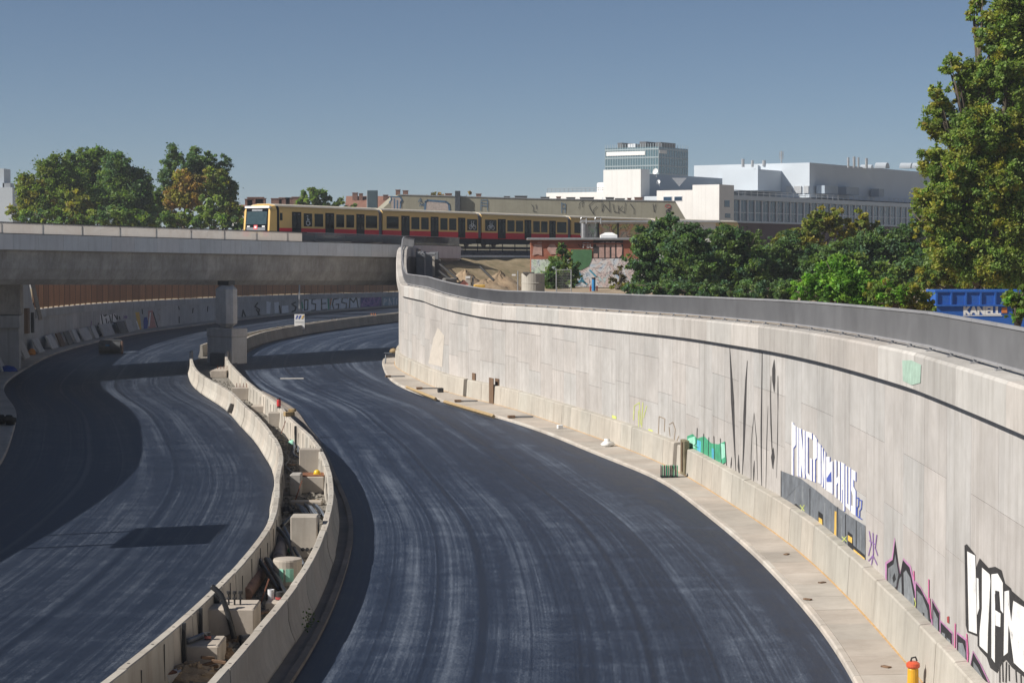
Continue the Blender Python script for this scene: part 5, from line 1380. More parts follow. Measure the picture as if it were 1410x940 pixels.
# big black-and-white piece at the right edge
wpoly(zz([(508, 130), (522, 122), (572, 185), (575, 260), (598, 205), (650, 262), (690, 255), (725, 275), (745, 350), (780, 380), (785, 395), (855, 455), (900, 490), (900, 960), (855, 900), (790, 850), (752, 800), (725, 825), (700, 880), (660, 850), (640, 790), (600, 745), (585, 720), (585, 665), (525, 640), (515, 600)]), spray('spray_charcoal', (.032, .030, .030), .3), 0, 'letter_outline')
for p in ([(525, 165), (572, 190), (576, 330), (580, 500), (582, 650), (535, 632)], [(580, 320), (592, 325), (596, 500), (583, 540)], [(612, 260), (658, 300), (662, 340), (648, 620), (645, 765), (598, 720), (598, 640), (612, 500)],
          [(668, 300), (705, 295), (735, 350), (738, 530), (722, 510), (715, 400), (690, 395), (688, 820), (668, 790)], [(690, 510), (722, 530), (720, 610), (692, 600)],
          [(745, 400), (772, 395), (775, 500), (795, 655), (790, 700), (768, 600), (765, 760), (740, 780)], [(797, 455), (855, 490), (900, 520), (900, 905), (855, 870), (800, 820), (778, 650)]):
    wpoly(zz(p), P_white, 1, 'letter')
wpoly(zz([(688, 415), (712, 430), (712, 480), (690, 470)]), P_drip, 2)
wstroke([zz(l) for l in ([(715, 830), (716, 935)], [(732, 815), (735, 930)], [(755, 815), (752, 935)], [(770, 830), (772, 925)], [(810, 860), (815, 935)], [(840, 890), (842, 938)])], 1.2, P_drip, 1, 'paint_run')
# green patch, tar runs, scribbles further along
ox, oy, sc_ = 820, 380, 3.133
zz2 = lambda p: z5(ox, oy, sc_, p)
wpoly(zz2([(396, 690), (420, 680), (440, 700), (470, 690), (500, 720), (530, 725), (560, 712), (567, 800), (540, 820), (480, 785), (397, 752)]), P_green, 0)
wpoly(zz2([(400, 700), (430, 690), (432, 740), (400, 740)]), P_mint, 1); wpoly(zz2([(540, 720), (562, 725), (560, 780), (545, 790)]), P_mint, 1)
wpoly(zz2([(438, 705), (456, 712), (455, 760), (440, 750)]), P_cyan, 1); wpoly(zz2([(502, 740), (512, 745), (512, 800), (504, 795)]), P_cyan, 1)
wstroke([zz2(l) for l in ([(440, 655), (438, 720), (425, 730), (445, 740)], [(468, 680), (466, 775)], [(490, 695), (488, 780)], [(512, 690), (515, 800)], [(540, 700), (545, 815)], [(560, 715), (566, 815)], [(545, 815), (560, 805)])], .8, P_black, 2)
def taper(pts, w0, w1, mat, lay):
    n = len(pts) - 1; a = []; b = []
    for i, (x, y) in enumerate(pts):
        w = w0 + (w1 - w0) * (1 - abs(2 * i / n - 1)) if n > 1 else w0
        a.append((x - w / 2, y)); b.append((x + w / 2, y))
    m = MB(); pr = (W1, W2, W3, W4)[lay]
    for i in range(n): m.add([pr(*a[i]), pr(*b[i]), pr(*b[i + 1]), pr(*a[i + 1])], [(0, 1, 2, 3)])
    return m.build('tar_run', mat, wall)
for p, w0, w1 in (([(580, 310), (586, 420), (592, 540), (598, 680), (606, 840)], .5, 4.2), ([(656, 365), (650, 450), (644, 600), (640, 740), (634, 860)], .5, 3.4), ([(720, 330), (718, 500), (716, 650), (716, 800), (718, 910)], .7, 1.8),
                  ([(772, 360), (770, 400), (770, 450), (772, 500)], .5, 6.0), ([(758, 430), (756, 520), (758, 640), (762, 740), (768, 830)], .5, 1.5), ([(788, 430), (788, 500), (788, 580)], .5, 1.3), ([(768, 740), (766, 780), (766, 830)], .5, 5.0), ([(788, 560), (786, 700), (782, 870)], .3, .8),
                  ([(685, 590), (676, 680), (672, 780), (672, 890)], .3, .8), ([(685, 590), (695, 700), (700, 880)], .3, .8), ([(745, 560), (740, 700), (735, 930)], .3, .8), ([(686, 795), (684, 840), (683, 890)], .4, 1.8), ([(618, 770), (618, 820), (622, 860)], .5, 2.5), ([(588, 780), (586, 810), (584, 835)], .5, 1.6)):
    taper(zz2(p), w0, w1, P_drip, 0)
wstroke([zz2(l) for l in ([(165, 620), (168, 560), (190, 545), (196, 640)], [(205, 545), (200, 650)], [(222, 560), (208, 610)], [(186, 580), (188, 660)])], 1.0, P_lime, 0)
wstroke([zz2(l) for l in ([(272, 690), (275, 605), (300, 615), (298, 670)], [(318, 640), (335, 630), (345, 660), (340, 715)], [(318, 650), (322, 690)], [(360, 690), (350, 715)])], .8, P_brown, 0)
for px, py in ((843, 571), (893, 590), (858, 590)): wpoly([(px, py), (px + 6, py + 2), (px + 6, py + 8), (px, py + 6)], P_lime, 0)
wpoly([(1243, 495), (1252, 493), (1268, 500), (1267, 528), (1258, 531), (1244, 525)], plain('washed_mint', (.42, .52, .44), .85, var=.12), 0) if False else None
def cpoly(pts, mat):
    m = MB(); P_ = []
    for px, py in pts:
        h = wallC.hit(px, py, -.20); P_.append(wallC.Ps(h[0], -.212, h[1]))
    m.poly(P_, pts); return m.build('paint_patch', mat, wall)
cpoly([(1243, 496), (1256, 496), (1269, 502), (1268, 527), (1256, 530), (1244, 524)], plain('washed_mint', (.36, .50, .41), .85, var=.2, scale=5))
# pale wide stain, far end
for pts in ([(597, 466), (603, 451), (612, 462), (609, 505), (590, 500)],): wpoly(pts, plain('pale_patch', (.50, .455, .40), .9, var=.1), 0, 'repair_patch')

# ------------------------------------------------------------------ graffiti on the west wall
def vproj(layer):
    o = .02 + .004 * layer
    def f(px, py):
        h = wallL.hit(px, py, 0.0, 60, 368); return wallL.Ps(h[0], o, h[1])
    return f
V1, V2, V3 = vproj(0), vproj(1), vproj(2)
vp = lambda pts, mat, lay=0, nm='graffiti': flat_poly((V1, V2, V3)[lay], pts, mat, wwall, nm)
vs = lambda ls, w, mat, lay=1: flat_strokes((V1, V2, V3)[lay], ls, w, mat, wwall, 'graffiti')
A = lambda ox, oy, s, ps: [(ox + x / s, oy + y / s) for x, y in ps]
B6 = lambda ps: A(330, 395, 6.13, ps)
P_silver = spray('spray_silver', (.82, .84, .86), .10)
vp(B6([(530, 95), (750, 80), (750, 205), (530, 215)]), P_silver); vp(B6([(770, 90), (800, 70), (1012, 72), (1012, 190), (770, 200)]), P_silver)
vp(B6([(1020, 70), (1195, 55), (1198, 172), (1018, 183)]), M_mur4); vp(B6([(1205, 80), (1335, 75), (1338, 160), (1205, 170)]), mural('mural_frost', [(.25, .38, .50), (.45, .55, .60), (.30, .42, .52), (.5, .56, .6)], 2.0))
vs([B6(l) for l in ([(545, 110), (575, 110), (572, 190), (545, 195), (545, 110)], [(640, 100), (610, 105), (608, 140), (640, 145), (638, 195), (605, 200)], [(735, 90), (690, 95), (690, 195), (738, 190)], [(692, 142), (728, 138)], [(835, 95), (790, 105), (782, 150), (795, 192), (832, 185), (835, 145), (812, 148)], [(905, 90), (865, 95), (860, 130), (900, 140), (898, 180), (860, 190)], [(925, 188), (930, 95), (960, 130), (985, 85), (1000, 180)])], 1.6, P_black, 1)
vs([B6(l) for l in ([(765, 150), (772, 100), (790, 80)], [(850, 90), (862, 75)], [(905, 95), (925, 85)], [(990, 80), (1005, 90)])], 1.6, P_orange, 2)
vs([B6(l) for l in ([(525, 130), (530, 180)], [(745, 100), (752, 195)])], 2.0, P_green, 2)
vs([B6(l) for l in ([(1030, 160), (1060, 90), (1090, 140), (1120, 70), (1150, 150), (1185, 80)], [(1040, 120), (1110, 160), (1170, 130)])], 1.3, plain('spray_lilac', (.45, .25, .50), .8), 1)
vs([B6(l) for l in ([(1215, 160), (1220, 100), (1240, 110), (1222, 130)], [(1260, 155), (1262, 95), (1280, 150)], [(1290, 95), (1310, 95)], [(1300, 95), (1300, 150)], [(1325, 100), (1320, 150)])], 1.1, P_white, 1)
vp(B6([(225, 120), (262, 130), (255, 228), (225, 225)]), P_silver); vp(B6([(290, 130), (330, 125), (328, 220), (295, 222)]), P_silver); vp(B6([(355, 160), (410, 155), (412, 225), (355, 225)]), P_silver)
vs([B6(l) for l in ([(20, 250), (28, 195), (48, 250)], [(150, 135), (128, 165), (165, 190), (155, 240)], [(140, 190), (170, 240)], [(335, 160), (345, 225)], [(470, 130), (440, 145), (475, 170), (465, 200), (440, 210)])], 2.0, P_black, 1)
B7 = lambda ps: A(120, 400, 7.83, ps)
vp(B7([(135, 270), (160, 255), (200, 275), (300, 245), (318, 330), (250, 385), (140, 395)]), P_white)
vs([B7(l) for l in ([(150, 260), (165, 360)], [(175, 265), (190, 275), (205, 260)], [(200, 300), (215, 375), (235, 330)], [(240, 270), (255, 350)], [(270, 255), (265, 340), (300, 350)], [(290, 260), (320, 310)], [(120, 350), (115, 400)], [(320, 270), (325, 310)], [(345, 280), (352, 310)])], 1.4, P_black, 1)
vs([B7(l) for l in ([(395, 270), (395, 305)], [(412, 272), (412, 300)], [(425, 270), (425, 302)], [(395, 285), (425, 288)], [(45, 330), (35, 400)])], 1.0, P_violet, 1)
vp(B7([(515, 235), (560, 230), (575, 330), (585, 430), (560, 440), (540, 350)]), P_yel); vp(B7([(610, 290), (640, 283), (655, 330), (648, 425), (608, 430), (605, 340)]), P_royal)
vp(B7([(655, 220), (705, 210), (745, 400), (660, 410)]), plain('spray_salmon', (.50, .25, .22), .8, var=.25)); vs([B7(l) for l in ([(530, 330), (560, 420)], [(680, 240), (665, 380)])], 1.6, P_white, 1)
vs([B7(l) for l in ([(708, 230), (765, 420)], [(590, 200), (595, 250)], [(985, 170), (990, 205)], [(990, 280), (990, 350)], [(1300, 170), (1295, 225)], [(1140, 190), (1135, 240)])], 1.3, P_black, 1)
vs([B7(l) for l in ([(765, 250), (785, 290), (770, 330)], [(760, 210), (785, 200)])], 1.2, P_pink, 1)

# ------------------------------------------------------------------ things left lying along the west wall
def leaning(px, w, lab, mat=C_leftw, h=1.05, th=.14, lean=.42, zoff=0):
    Zc = None
    best = wallL.hit(px, 470, 1.0, 60, 420)
    Zc = wallL.Zs(best[0]); p = wallL.P(Zc, 1.0, .15)
    t = Vector((wallL.P(Zc + .5) - wallL.P(Zc - .5))).normalized(); n = Vector((t.y, -t.x, 0))
    up = (Vector((0, 0, 1)) * math.cos(lean) - n * math.sin(lean)); nn = n * math.cos(lean) + Vector((0, 0, 1)) * math.sin(lean)
    o = MB(); pts = []
    for a in (-.5, .5):
        for b_, c_ in ((0, 0), (0, th), (h * 1.3, th), (h * 1.3, 0)):
            pts.append(p + t * (a * w) + up * b_ + nn * c_)
    o.loft([pts[:4], pts[4:]])
    return tag(o.build('concrete_slab', mat), lab, 'slab', 'concrete slabs leaning against the shaded wall')
M_slabd = concrete('dark_slab', (.17, .165, .16), streak=.3, blotch=.4, tint=.15, zs=.4)
leaning(3, 2.6, 'pale leaning slab cut by the left picture edge', h=1.25)
leaning(14, 2.6, 'pale leaning slab second from the left picture edge', h=1.25)
leaning(24, 2.8, 'pale leaning slab left of the orange bag', h=1.25)
leaning(36, 3.6, 'wide pale leaning slab right above the orange bag', h=1.2)
leaning(56, 3.4, 'single pale slab with dark side, between orange bag and slab stack', lean=.5)
leaning(75, 3.4, 'pale slab at the left of the mixed slab stack', lean=.5)
leaning(86, 2.2, 'brown wooden-looking slab in the mixed slab stack', M_oldwood)
leaning(97, 2.6, 'dark grey slab in the mixed slab stack', M_slabd)
leaning(107, 2.0, 'narrow pale slab at the right of the mixed slab stack')
leaning(121, 4.2, 'wide pale slab left of the white scribble graffiti', lean=.5)
leaning(133, 2.0, 'narrow pale slab under the white scribble graffiti')
leaning(150, 5.6, 'long pale slab group piece under the white scribble graffiti')
leaning(172, 4.2, 'dark grey hatch-like slab right of the white scribble graffiti', M_slabd)
leaning(180, 2.4, 'narrow dark slab beside the coloured graffiti', C_leftw, lean=.3)
def gp(px, py, z=0.0): return gnd(px, py, z)
# timber baulk standing against the wall
p = wallL.P(wallL.Zs(wallL.hit(37, 455, .15, 60, 420)[0]), .15, 0)
bt = thing('timber_baulk', 'upright dark timber baulk fixed to the wall above the leaning slabs', 'timber', (p.x, p.y, 1.5))
MB().box((p.x, p.y, 3.1), (.35, 1.3, 2.2), .1).build('board', M_oldwood, bt); MB().box((p.x + .2, p.y + 1.3, 2.9), (.25, .5, 1.8), .1).build('bracket', M_dark, bt)
p = gp(44, 488.5, .15); m = MB().lathe((p.x, p.y, .15), [(.3, 0), (.36, .2), (.28, .42), (.1, .55)], 10)
tag(m.build('orange_bag', plain('orange_cloth', (.55, .22, .04), .8), smooth=True), 'small orange bag at the foot of the leaning slabs', 'bag')
p = gp(10, 511, .15); m = MB().lathe((p.x, p.y, .15), [(.8, 0), (.75, .15), (.5, .35), (.1, .45)], 12)
tag(m.build('blue_tarpaulin', plain('blue_sheet', (.02, .06, .28), .6), smooth=True), 'crumpled blue tarpaulin near the left picture edge', 'tarpaulin')
p = gp(4, 583, .16); m = MB()
for i in range(26): m.bbox((p.x + R.uniform(-.8, .7), p.y + R.uniform(-1.2, 1.2), .2 + R.uniform(0, .3)), (R.uniform(.2, .5), R.uniform(.2, .5), R.uniform(.15, .3)), R.uniform(0, 3), .04, R.uniform(-.5, .5))
tag(m.build('rubble_heap', plain('tar_lumps', (.012, .012, .014), .8)), 'heap of black asphalt lumps on the left walkway', 'rubble', kind='stuff')
# overturned roller drum on the carriageway
p = gp(151, 487); q = Vector((1, .12, 0)).normalized()
dr = thing('roller_drum', 'dark grey roller drum with end plate lying on the left carriageway', 'roller drum', (p.x, p.y, 0))
M_drum = plain('drum_steel', (.085, .09, .095), .6, .3, var=.4, scale=3)
c = Vector((p.x, p.y + .6, .58))
MB().tube([c - q * 1.05, c - q * 1.0, c + q * .85, c + q * .9], [.5, .56, .56, .5], 18).build('drum', M_drum, dr)
MB().bbox(c + q * 1.0 + Vector((0, 0, -.02)), (.16, .9, 1.12), .12, .03).build('end_plate', plain('primer_brown', (.20, .12, .09), .7), dr)
MB().bbox(c + Vector((0, .1, .56)), (1.9, .7, .14), .12, .03).build('frame', M_drum, dr)
MB().bbox(c + Vector((-.2, -.54, .15)), (.35, .06, .25), .12, .01).build('blue_plate', plain('blue_plate', (.03, .12, .25), .5), dr)

# ------------------------------------------------------------------ warning board, mast behind it
p = gp(412.5, 459); Zs_ = 226.0; pb = at(412.5, 455, Zs_)
sg = thing('warning_board', 'white board with blue and yellow stripes standing on the far median', 'sign', (pb.x, pb.y, 0))
z1_, z0_ = zat(432.5, Zs_), zat(453, Zs_)
MB().box((pb.x, pb.y, (z0_ + z1_) / 2), (1.12, .08, z1_ - z0_)).build('board', M_white, sg)
sp_ = lambda x, y: at(x, y, Zs_ - .06)
for x0, mt in ((406.5, P_royal), (410.5, P_royal), (414.8, P_yel)): flat_poly(sp_, [(x0, 439), (x0 + 2.2, 434), (x0 + 4.2, 434), (x0 + 2.0, 439)], mt, sg, 'stripe')
flat_poly(sp_, [(409, 449.5), (411, 448), (412, 449), (414, 448.5), (413.5, 450.5), (410, 450.8)], P_red, sg, 'red_mark')
flat_strokes(sp_, [[(406.5, 443.5), (418, 443.5)]], .5, P_grey, sg, 'line')
for dx in (-.45, .45): MB().box((pb.x + dx, pb.y + .1, z0_ / 2), (.08, .08, z0_)).build('leg', M_metal, sg)
pm = at(412.5, 432, 285); mst = thing('lamp_mast', 'thin pale mast rising behind the striped warning board', 'mast', (pm.x, pm.y, 0))
MB().tube([(pm.x, pm.y, 0), (pm.x, pm.y, 5), (pm.x, pm.y, 7.4)], [.12, .1, .08], 8).build('pole', M_metal, mst); MB().box((pm.x + .3, pm.y, 7.4), (.8, .2, .1)).build('lamp_head', M_metal, mst)
# concrete upstands on the far median
for x0, x1, y0, y1, Zq, lab in ((372, 408, 452, 464, 232, 'pale concrete upstand left of the striped board'), (433, 449, 444.5, 451, 250, 'small pale concrete upstand right of the striped board'), (450, 474, 441, 450, 252, 'wide pale concrete upstand on the far median'), (507, 521, 434.5, 442, 262, 'last small concrete upstand before the wall edge on the far median')):
    a, b = at(x0, y1, Zq), at(x1, y1, Zq); zt = zat(y0, Zq)
    t_ = thing('concrete_upstand', lab, 'block', ((a.x + b.x) / 2, Zq, 0), 'concrete upstands on the far median')
    MB().bbox(((a.x + b.x) / 2, Zq, zt / 2), (b.x - a.x, 1.2, zt), 0, .04).build('body', C_med, t_)
    m = MB()
    for i in range(3): m.box((a.x + (b.x - a.x) * (.3 + .2 * i), Zq, zt + .15), (.1, .1, .3))
    m.build('starter_bars', M_under if x0 != 507 else P_orange, t_)

# ------------------------------------------------------------------ median: concrete blocks
def block(lab, x0, x1, ytop, ybot, depth, yaw=0.0, z=.1, bev=.03, name='concrete_block', extras=None, cat='block', mat=None):
    mat = mat or C_block
    a, b = gnd(x0, ybot, z), gnd(x1, ybot, z); Zc = (a.y + b.y) / 2
    h = zat(ytop, Zc) - z; w = abs(b.x - a.x)
    cx, cy = (a.x + b.x) / 2, Zc + depth / 2
    o = thing(name, lab, cat, (cx, cy, z), 'concrete blocks in the median')
    MB().bbox((cx, cy, z + h / 2), (w, depth, h), yaw, bev).build('body', mat, o)
    return o, Vector((cx, cy, z + h)), w
M_hose = plain('black_hose', (.018, .019, .022), .45, var=.3)
M_hoseg = plain('grey_conduit', (.10, .115, .14), .5, var=.25)
b1, t1, w1 = block('lowest concrete block in the median, with a black tube and a can on top', 245, 301, 889, 922, 1.25)
b2, t2, w2 = block('broad concrete block with three black bolts in the median foreground', 273, 350, 838, 885, 1.3)
b3, t3, w3 = block('tall concrete block with three black holes beside the right barrier', 400, 437, 711, 768, .75)
for i, px in enumerate((417, 423, 430)):
    p = at(px, 756, t3.y - .375 - .01); MB().tube([p + Vector((0, .03, 0)), p + Vector((0, -.02, 0))], .055, 10).build('hole', M_under, b3)
b5, t5, w5 = block('pale upright concrete block in the median behind the yellow helmet', 412, 442, 618, 655, .5)
b6, t6, w6 = block('stepped concrete block carrying the yellow helmet', 415, 446, 656, 679, 1.6, mat=C_walk)
MB().box((t6.x, t6.y - .2, t6.z + .02), (w6 + .04, 1.1, .05), .05).build('rusty_plate', plain('rust', (.22, .09, .04), .8, var=.4), b6)
b7, t7, w7 = block('concrete block with timber wedge below the red lantern', 369, 394, 568, 588, .9)
b8, t8, w8 = block('low concrete trough wall left of the red lantern', 345, 372, 559, 568, 1.2)
b9, t9, w9 = block('concrete block halfway up the median between lantern and pier', 319, 342, 534, 551, 2.2)
b10, t10, w10 = block('open concrete box nearest the pier in the median', 290, 312, 510, 520, 4.5)
M_rustbar = plain('rusty_bar', (.16, .06, .035), .8)
for (bb, tt, ww) in ((b9, t9, w9), (b10, t10, w10)):
    m = MB()
    for k in range(4): m.box((tt.x - ww * .3 + ww * .2 * k, tt.y - .3, tt.z + .12), (.04, .04, .26))
    m.build('starter_bars', M_rustbar, bb)['kind'] = 'stuff'
b11, t11, w11 = block('small grey concrete sill in the median, below the pipe bundle', 399, 443, 690, 696, .5)
b12, t12, w12 = block('grey kerb-like beam lying at the bottom of the median', 205, 246, 909, 921, .25, mat=C_fascia)
b13, t13, w13 = block('brown stained block left of the stepped block', 399, 414, 653, 682, .8, mat=C_girder)
b14, t14, w14 = block('dark blue-grey equipment box against the pier plinth', 289, 309, 486, 504, 1.2, mat=M_slabd)
b15, t15, w15 = block('low pale concrete slab beside the white cup and red tin', 365, 388, 829, 842, .8)
# shaft ring (round concrete piece with green marks)
p = gnd(394, 806, .1)
rg_ = thing('shaft_ring', 'round concrete shaft piece with green paint marks among the pipes', 'shaft ring', (p.x, p.y, .1), 'concrete blocks in the median')
hh = zat(769, p.y + .3) - .1
MB().lathe((p.x, p.y + .38, .1), [(.40, 0), (.40, hh - .05), (.38, hh), (.2, hh + .02), (.05, hh + .02)], 24).build('ring', C_block, rg_, False)
m = MB()
for a in (-1.9, -1.2, -1.45):
    q = Vector((p.x + .405 * math.cos(a), p.y + .38 + .405 * math.sin(a), hh * .55)); m.box(q, (.12, .02, .35), a + math.pi / 2)
m.build('paint_mark', P_mint, rg_)
# steel foot with bolts on block 2
m = MB()
for px, py in ((315, 832), (323, 832), (331, 830)):
    q = at(px, py, t2.y - .1); m2 = MB(); m2.tube([(q.x, q.y, t2.z), (q.x, q.y, t2.z + .32)], .022, 6); m2.tube([(q.x, q.y, t2.z + .26), (q.x, q.y, t2.z + .33)], .05, 6); m2.tube([(q.x, q.y, t2.z + .14), (q.x, q.y, t2.z + .17)], .055, 6); m2.build('anchor_bolt', M_under, b2)
def hose(lab, pts, r, mat=M_hose, name='conduit', ripple=0.0, sub=6, n=8, grp='pipes in the median'):
    P_ = [Vector(p) for p in pts]; path = []
    for i in range(len(P_) - 1):
        p0, p1, p2, p3 = P_[max(i - 1, 0)], P_[i], P_[i + 1], P_[min(i + 2, len(P_) - 1)]
        for k in range(sub):
            t = k / sub
            path.append(.5 * ((2 * p1) + (p2 - p0) * t + (2 * p0 - 5 * p1 + 4 * p2 - p3) * t * t + (3 * p1 - p0 - 3 * p2 + p3) * t ** 3))
    path.append(P_[-1])
    o = MB().tube(path, r, n, True, ripple).build(name, mat, None, True)
    return tag(o, lab, 'pipe', grp)
def mp(px, py, z):        # point in the median at a given height
    return gnd(px, py, z)
hose('black hose rising in an arc over the broad block with three bolts', [at(323, 880, t2.y - .75), at(318, 860, t2.y - .72), at(313, 842, t2.y - .7), at(306, 822, t2.y - .68), at(298, 812, t2.y - .66), at(291, 807, t2.y - .64)], .065, ripple=.08)
hose('short black pipe end lying right of the broad block', [mp(330, 881, .25), mp(344, 880, .25)], .13, n=14)
p = Vector((t1.x - .15, t1.y, t1.z + .07)); hose('grey-black tube lying on the lowest block', [p + Vector((-.12, -.45, 0)), p + Vector((.12, .3, 0))], .065, M_hoseg)
p = Vector((t1.x + .1, t1.y + .12, t1.z)); can = thing('paint_can', 'small dark can with red label on the lowest median block', 'can', tuple(p))
MB().lathe(p, [(.075, 0), (.075, .16), (.07, .165)], 14).build('body', M_under, can); MB().lathe((p.x, p.y, p.z + .03), [(.077, 0), (.077, .06)], 14).build('label_band', plain('label_red', (.4, .12, .10), .6), can)
p = Vector((t15.x + .12, t15.y, t15.z)); can = thing('paint_tin', 'dark tin with red band by the white cup, beside the right barrier', 'can', tuple(p))
MB().lathe(p, [(.11, 0), (.11, .2), (.1, .21)], 14).build('body', M_under, can); MB().lathe((p.x, p.y, p.z + .02), [(.113, 0), (.113, .06)], 14).build('label_band', P_red, can)
p = Vector((t15.x - .12, t15.y + .1, t15.z)); tag(MB().lathe(p, [(.08, 0), (.085, .25), (.07, .25), (.065, .05)], 14).build('white_sleeve', M_fin), 'white upright pipe sleeve behind the broad block', 'pipe', 'pipes in the median')
M_duct = plain('rusty_duct', (.27, .15, .10), .75, .1, var=.55, scale=2.5)
hose('thick reddish corrugated duct lying among the median blocks', [mp(336, 819, .28), mp(350, 800, .28), mp(362, 780, .3)], .19, M_duct, 'corrugated_duct', .07, 14, 14)
hose('thick grey corrugated duct behind the shaft ring', [mp(383, 770, .28), mp(388, 752, .28), mp(391, 738, .28)], .19, plain('grey_duct', (.17, .155, .165), .7, var=.3), 'corrugated_duct', .07, 14, 14)
hose('dark flattened conduit on the left barrier side of the reddish duct', [mp(326, 806, .35), mp(338, 788, .55), mp(353, 775, .5)], .10, M_hoseg)
for i, (lab, pts) in enumerate((('black conduit leaning from the left barrier to the right barrier, front one', [mp(354, 768, .75), mp(366, 785, .5), mp(384, 812, .25)]), ('blue-grey conduit behind the front black conduit', [mp(366, 769, .6), mp(378, 790, .45), mp(396, 820, .25)]), ('blue-grey conduit crossing beside the shaft ring', [mp(370, 770, .45), mp(384, 795, .35), mp(393, 822, .2)]),
                             ('black conduit bending down from the left barrier to the tall block', [mp(382, 727, .75), mp(396, 745, .5), mp(409, 778, .22)]), ('grey conduit in front of the tall block, from left barrier to holes', [mp(391, 726, .6), mp(402, 748, .45), mp(418, 777, .22)]), ('black conduit end poking up left of the tall block', [mp(388, 724, .4), mp(400, 712, .5)]))):
    hose(lab, pts, .06, M_hose if 'black' in lab else M_hoseg)
for i in range(8):
    x0 = 408 + i * 4; y0 = 694 + (i % 3) * 1.5
    side = ('first', 'second', 'third', 'fourth', 'fifth', 'sixth', 'seventh', 'rightmost')[i]
    hose('%s conduit from the left in the pipe bundle behind the tall block' % side, [mp(x0, y0, .22 + .06 * (i % 2)), mp(x0 + 6, y0 + 7, .25), mp(x0 + 10 + i % 3, y0 + 15, .2 + .05 * (i % 2))], .05, M_hoseg if i % 3 else M_hose)
for i, (lab, pts) in enumerate((('bent grey conduit on the median floor left of the upright block', [mp(400, 604, .2), mp(406, 612, .25), mp(404, 624, .2), mp(411, 630, .2)]), ('second bent conduit near the upright block, closer to the right barrier', [mp(402, 601, .2), mp(410, 612, .22), mp(411, 622, .2)]), ('dark cable lying on the median floor below the upright block', [mp(395, 644, .15), mp(402, 650, .15), mp(412, 651, .15)]))):
    hose(lab, pts, .05, M_hoseg if i < 2 else M_hose)
# upright dark posts between barrier elements
for px, yb_, yt_, lab in ((264, 876, 848, 'black upright strip on the left barrier beside the broad block'), (233, 900, 874, 'thin black strip on the left barrier, lower one'), (197, 923, 903, 'thin black strip on the left barrier near the bottom edge'), (427, 617, 603, 'dark post standing against the right barrier above the upright block')):
    p = gnd(px, yb_, .1)
    p = rowL.P(p.y, .27, .1) if px < 300 else rowR.P(p.y, -.30, .1)
    hgt_ = 1.05
    tag(MB().bbox((p.x, p.y, .1 + hgt_ / 2), (.09 if px != 264 else .14, .1, hgt_), 0, .01).build('joint_strip', M_hose), lab, 'strip', 'dark strips along the median barriers')
# rubble, rusty bowl and offcuts in the foreground
for (px, py, rx, ry, h, lab) in ((225, 905, .4, .5, .42, 'brown earth heap against the left barrier, foreground of the median'), (262, 932, .75, .6, .3, 'sandy rubble heap in front of the lowest block'), (246, 880, .35, .7, .45, 'dark earth heap between left barrier and lowest block')):
    p = gnd(px, py, .1)
    if px != 262: p = rowL.P(p.y, .72, .1)
    m = MB(); nA, nR = 16, 6
    for k in range(nR + 1):
        rr = k / nR
        for a in range(nA):
            an = 2 * math.pi * a / nA; j = 1 + R.uniform(-.15, .15)
            m.v.append((p.x + rx * rr * math.cos(an) * j, p.y + ry * rr * math.sin(an) * j, .1 + h * (1 - rr ** 1.5) * (1 + R.uniform(-.25, .25))))
    for k in range(nR):
        for a in range(nA): m.f.append((k * nA + a, k * nA + (a + 1) % nA, (k + 1) * nA + (a + 1) % nA, (k + 1) * nA + a))
    for i in range(30): 
        an = R.uniform(0, 6.28); rr = R.uniform(0, .9); m.bbox((p.x + rx * rr * math.cos(an), p.y + ry * rr * math.sin(an), .12 + h * (1 - rr ** 1.5)), (R.uniform(.04, .13), R.uniform(.04, .13), R.uniform(.03, .1)), R.uniform(0, 3), .008)
    tag(m.build('earth_heap', earth('heap_' + str(px), (.10, .06, .035), (.17, .11, .065), (.27, .20, .13), 2.5) if px != 262 else M_earth), lab, 'heap', kind='stuff')
p = gnd(220, 938, .1); bw_ = thing('rusty_bowl', 'white tub with rusty brown filling at the bottom edge of the median', 'tub', (p.x, p.y, .1))
MB().lathe((p.x, p.y, .1), [(.28, 0), (.44, .22), (.46, .23), (.43, .21), (.3, .18)], 22).build('tub', M_fin, bw_)
MB().lathe((p.x, p.y, .29), [(.40, 0), (.3, .03), (.05, .035)], 16).build('filling', plain('rust_fill', (.20, .075, .035), .9, var=.5, scale=8), bw_)
p = mp(290, 927, .1); m = MB()
for i in range(5): m.bbox((p.x + R.uniform(-.25, .25), p.y + R.uniform(-.2, .2), .16 + .08 * i), (R.uniform(.2, .4), .08, .07), R.uniform(-.8, .8), .01, 0, R.uniform(-.3, .3))
tag(m.build('timber_offcuts', M_oldwood), 'small stack of dark timber offcuts beside the right barrier, bottom', 'timber', kind='stuff')
# helmet
p = Vector((t6.x + .12, t6.y - .25, t6.z + .045)); hm = thing('safety_helmet', 'yellow safety helmet lying on the stepped block in the median', 'helmet', tuple(p))
MB().lathe(p, [(.125, 0), (.128, .04), (.115, .10), (.08, .145), (.03, .16)], 18).build('shell', plain('helmet_yellow', (.75, .50, .03), .35), hm, True)
MB().lathe(p, [(.15, 0), (.155, .012), (.12, .02)], 18).build('brim', MATS['helmet_yellow'], hm)
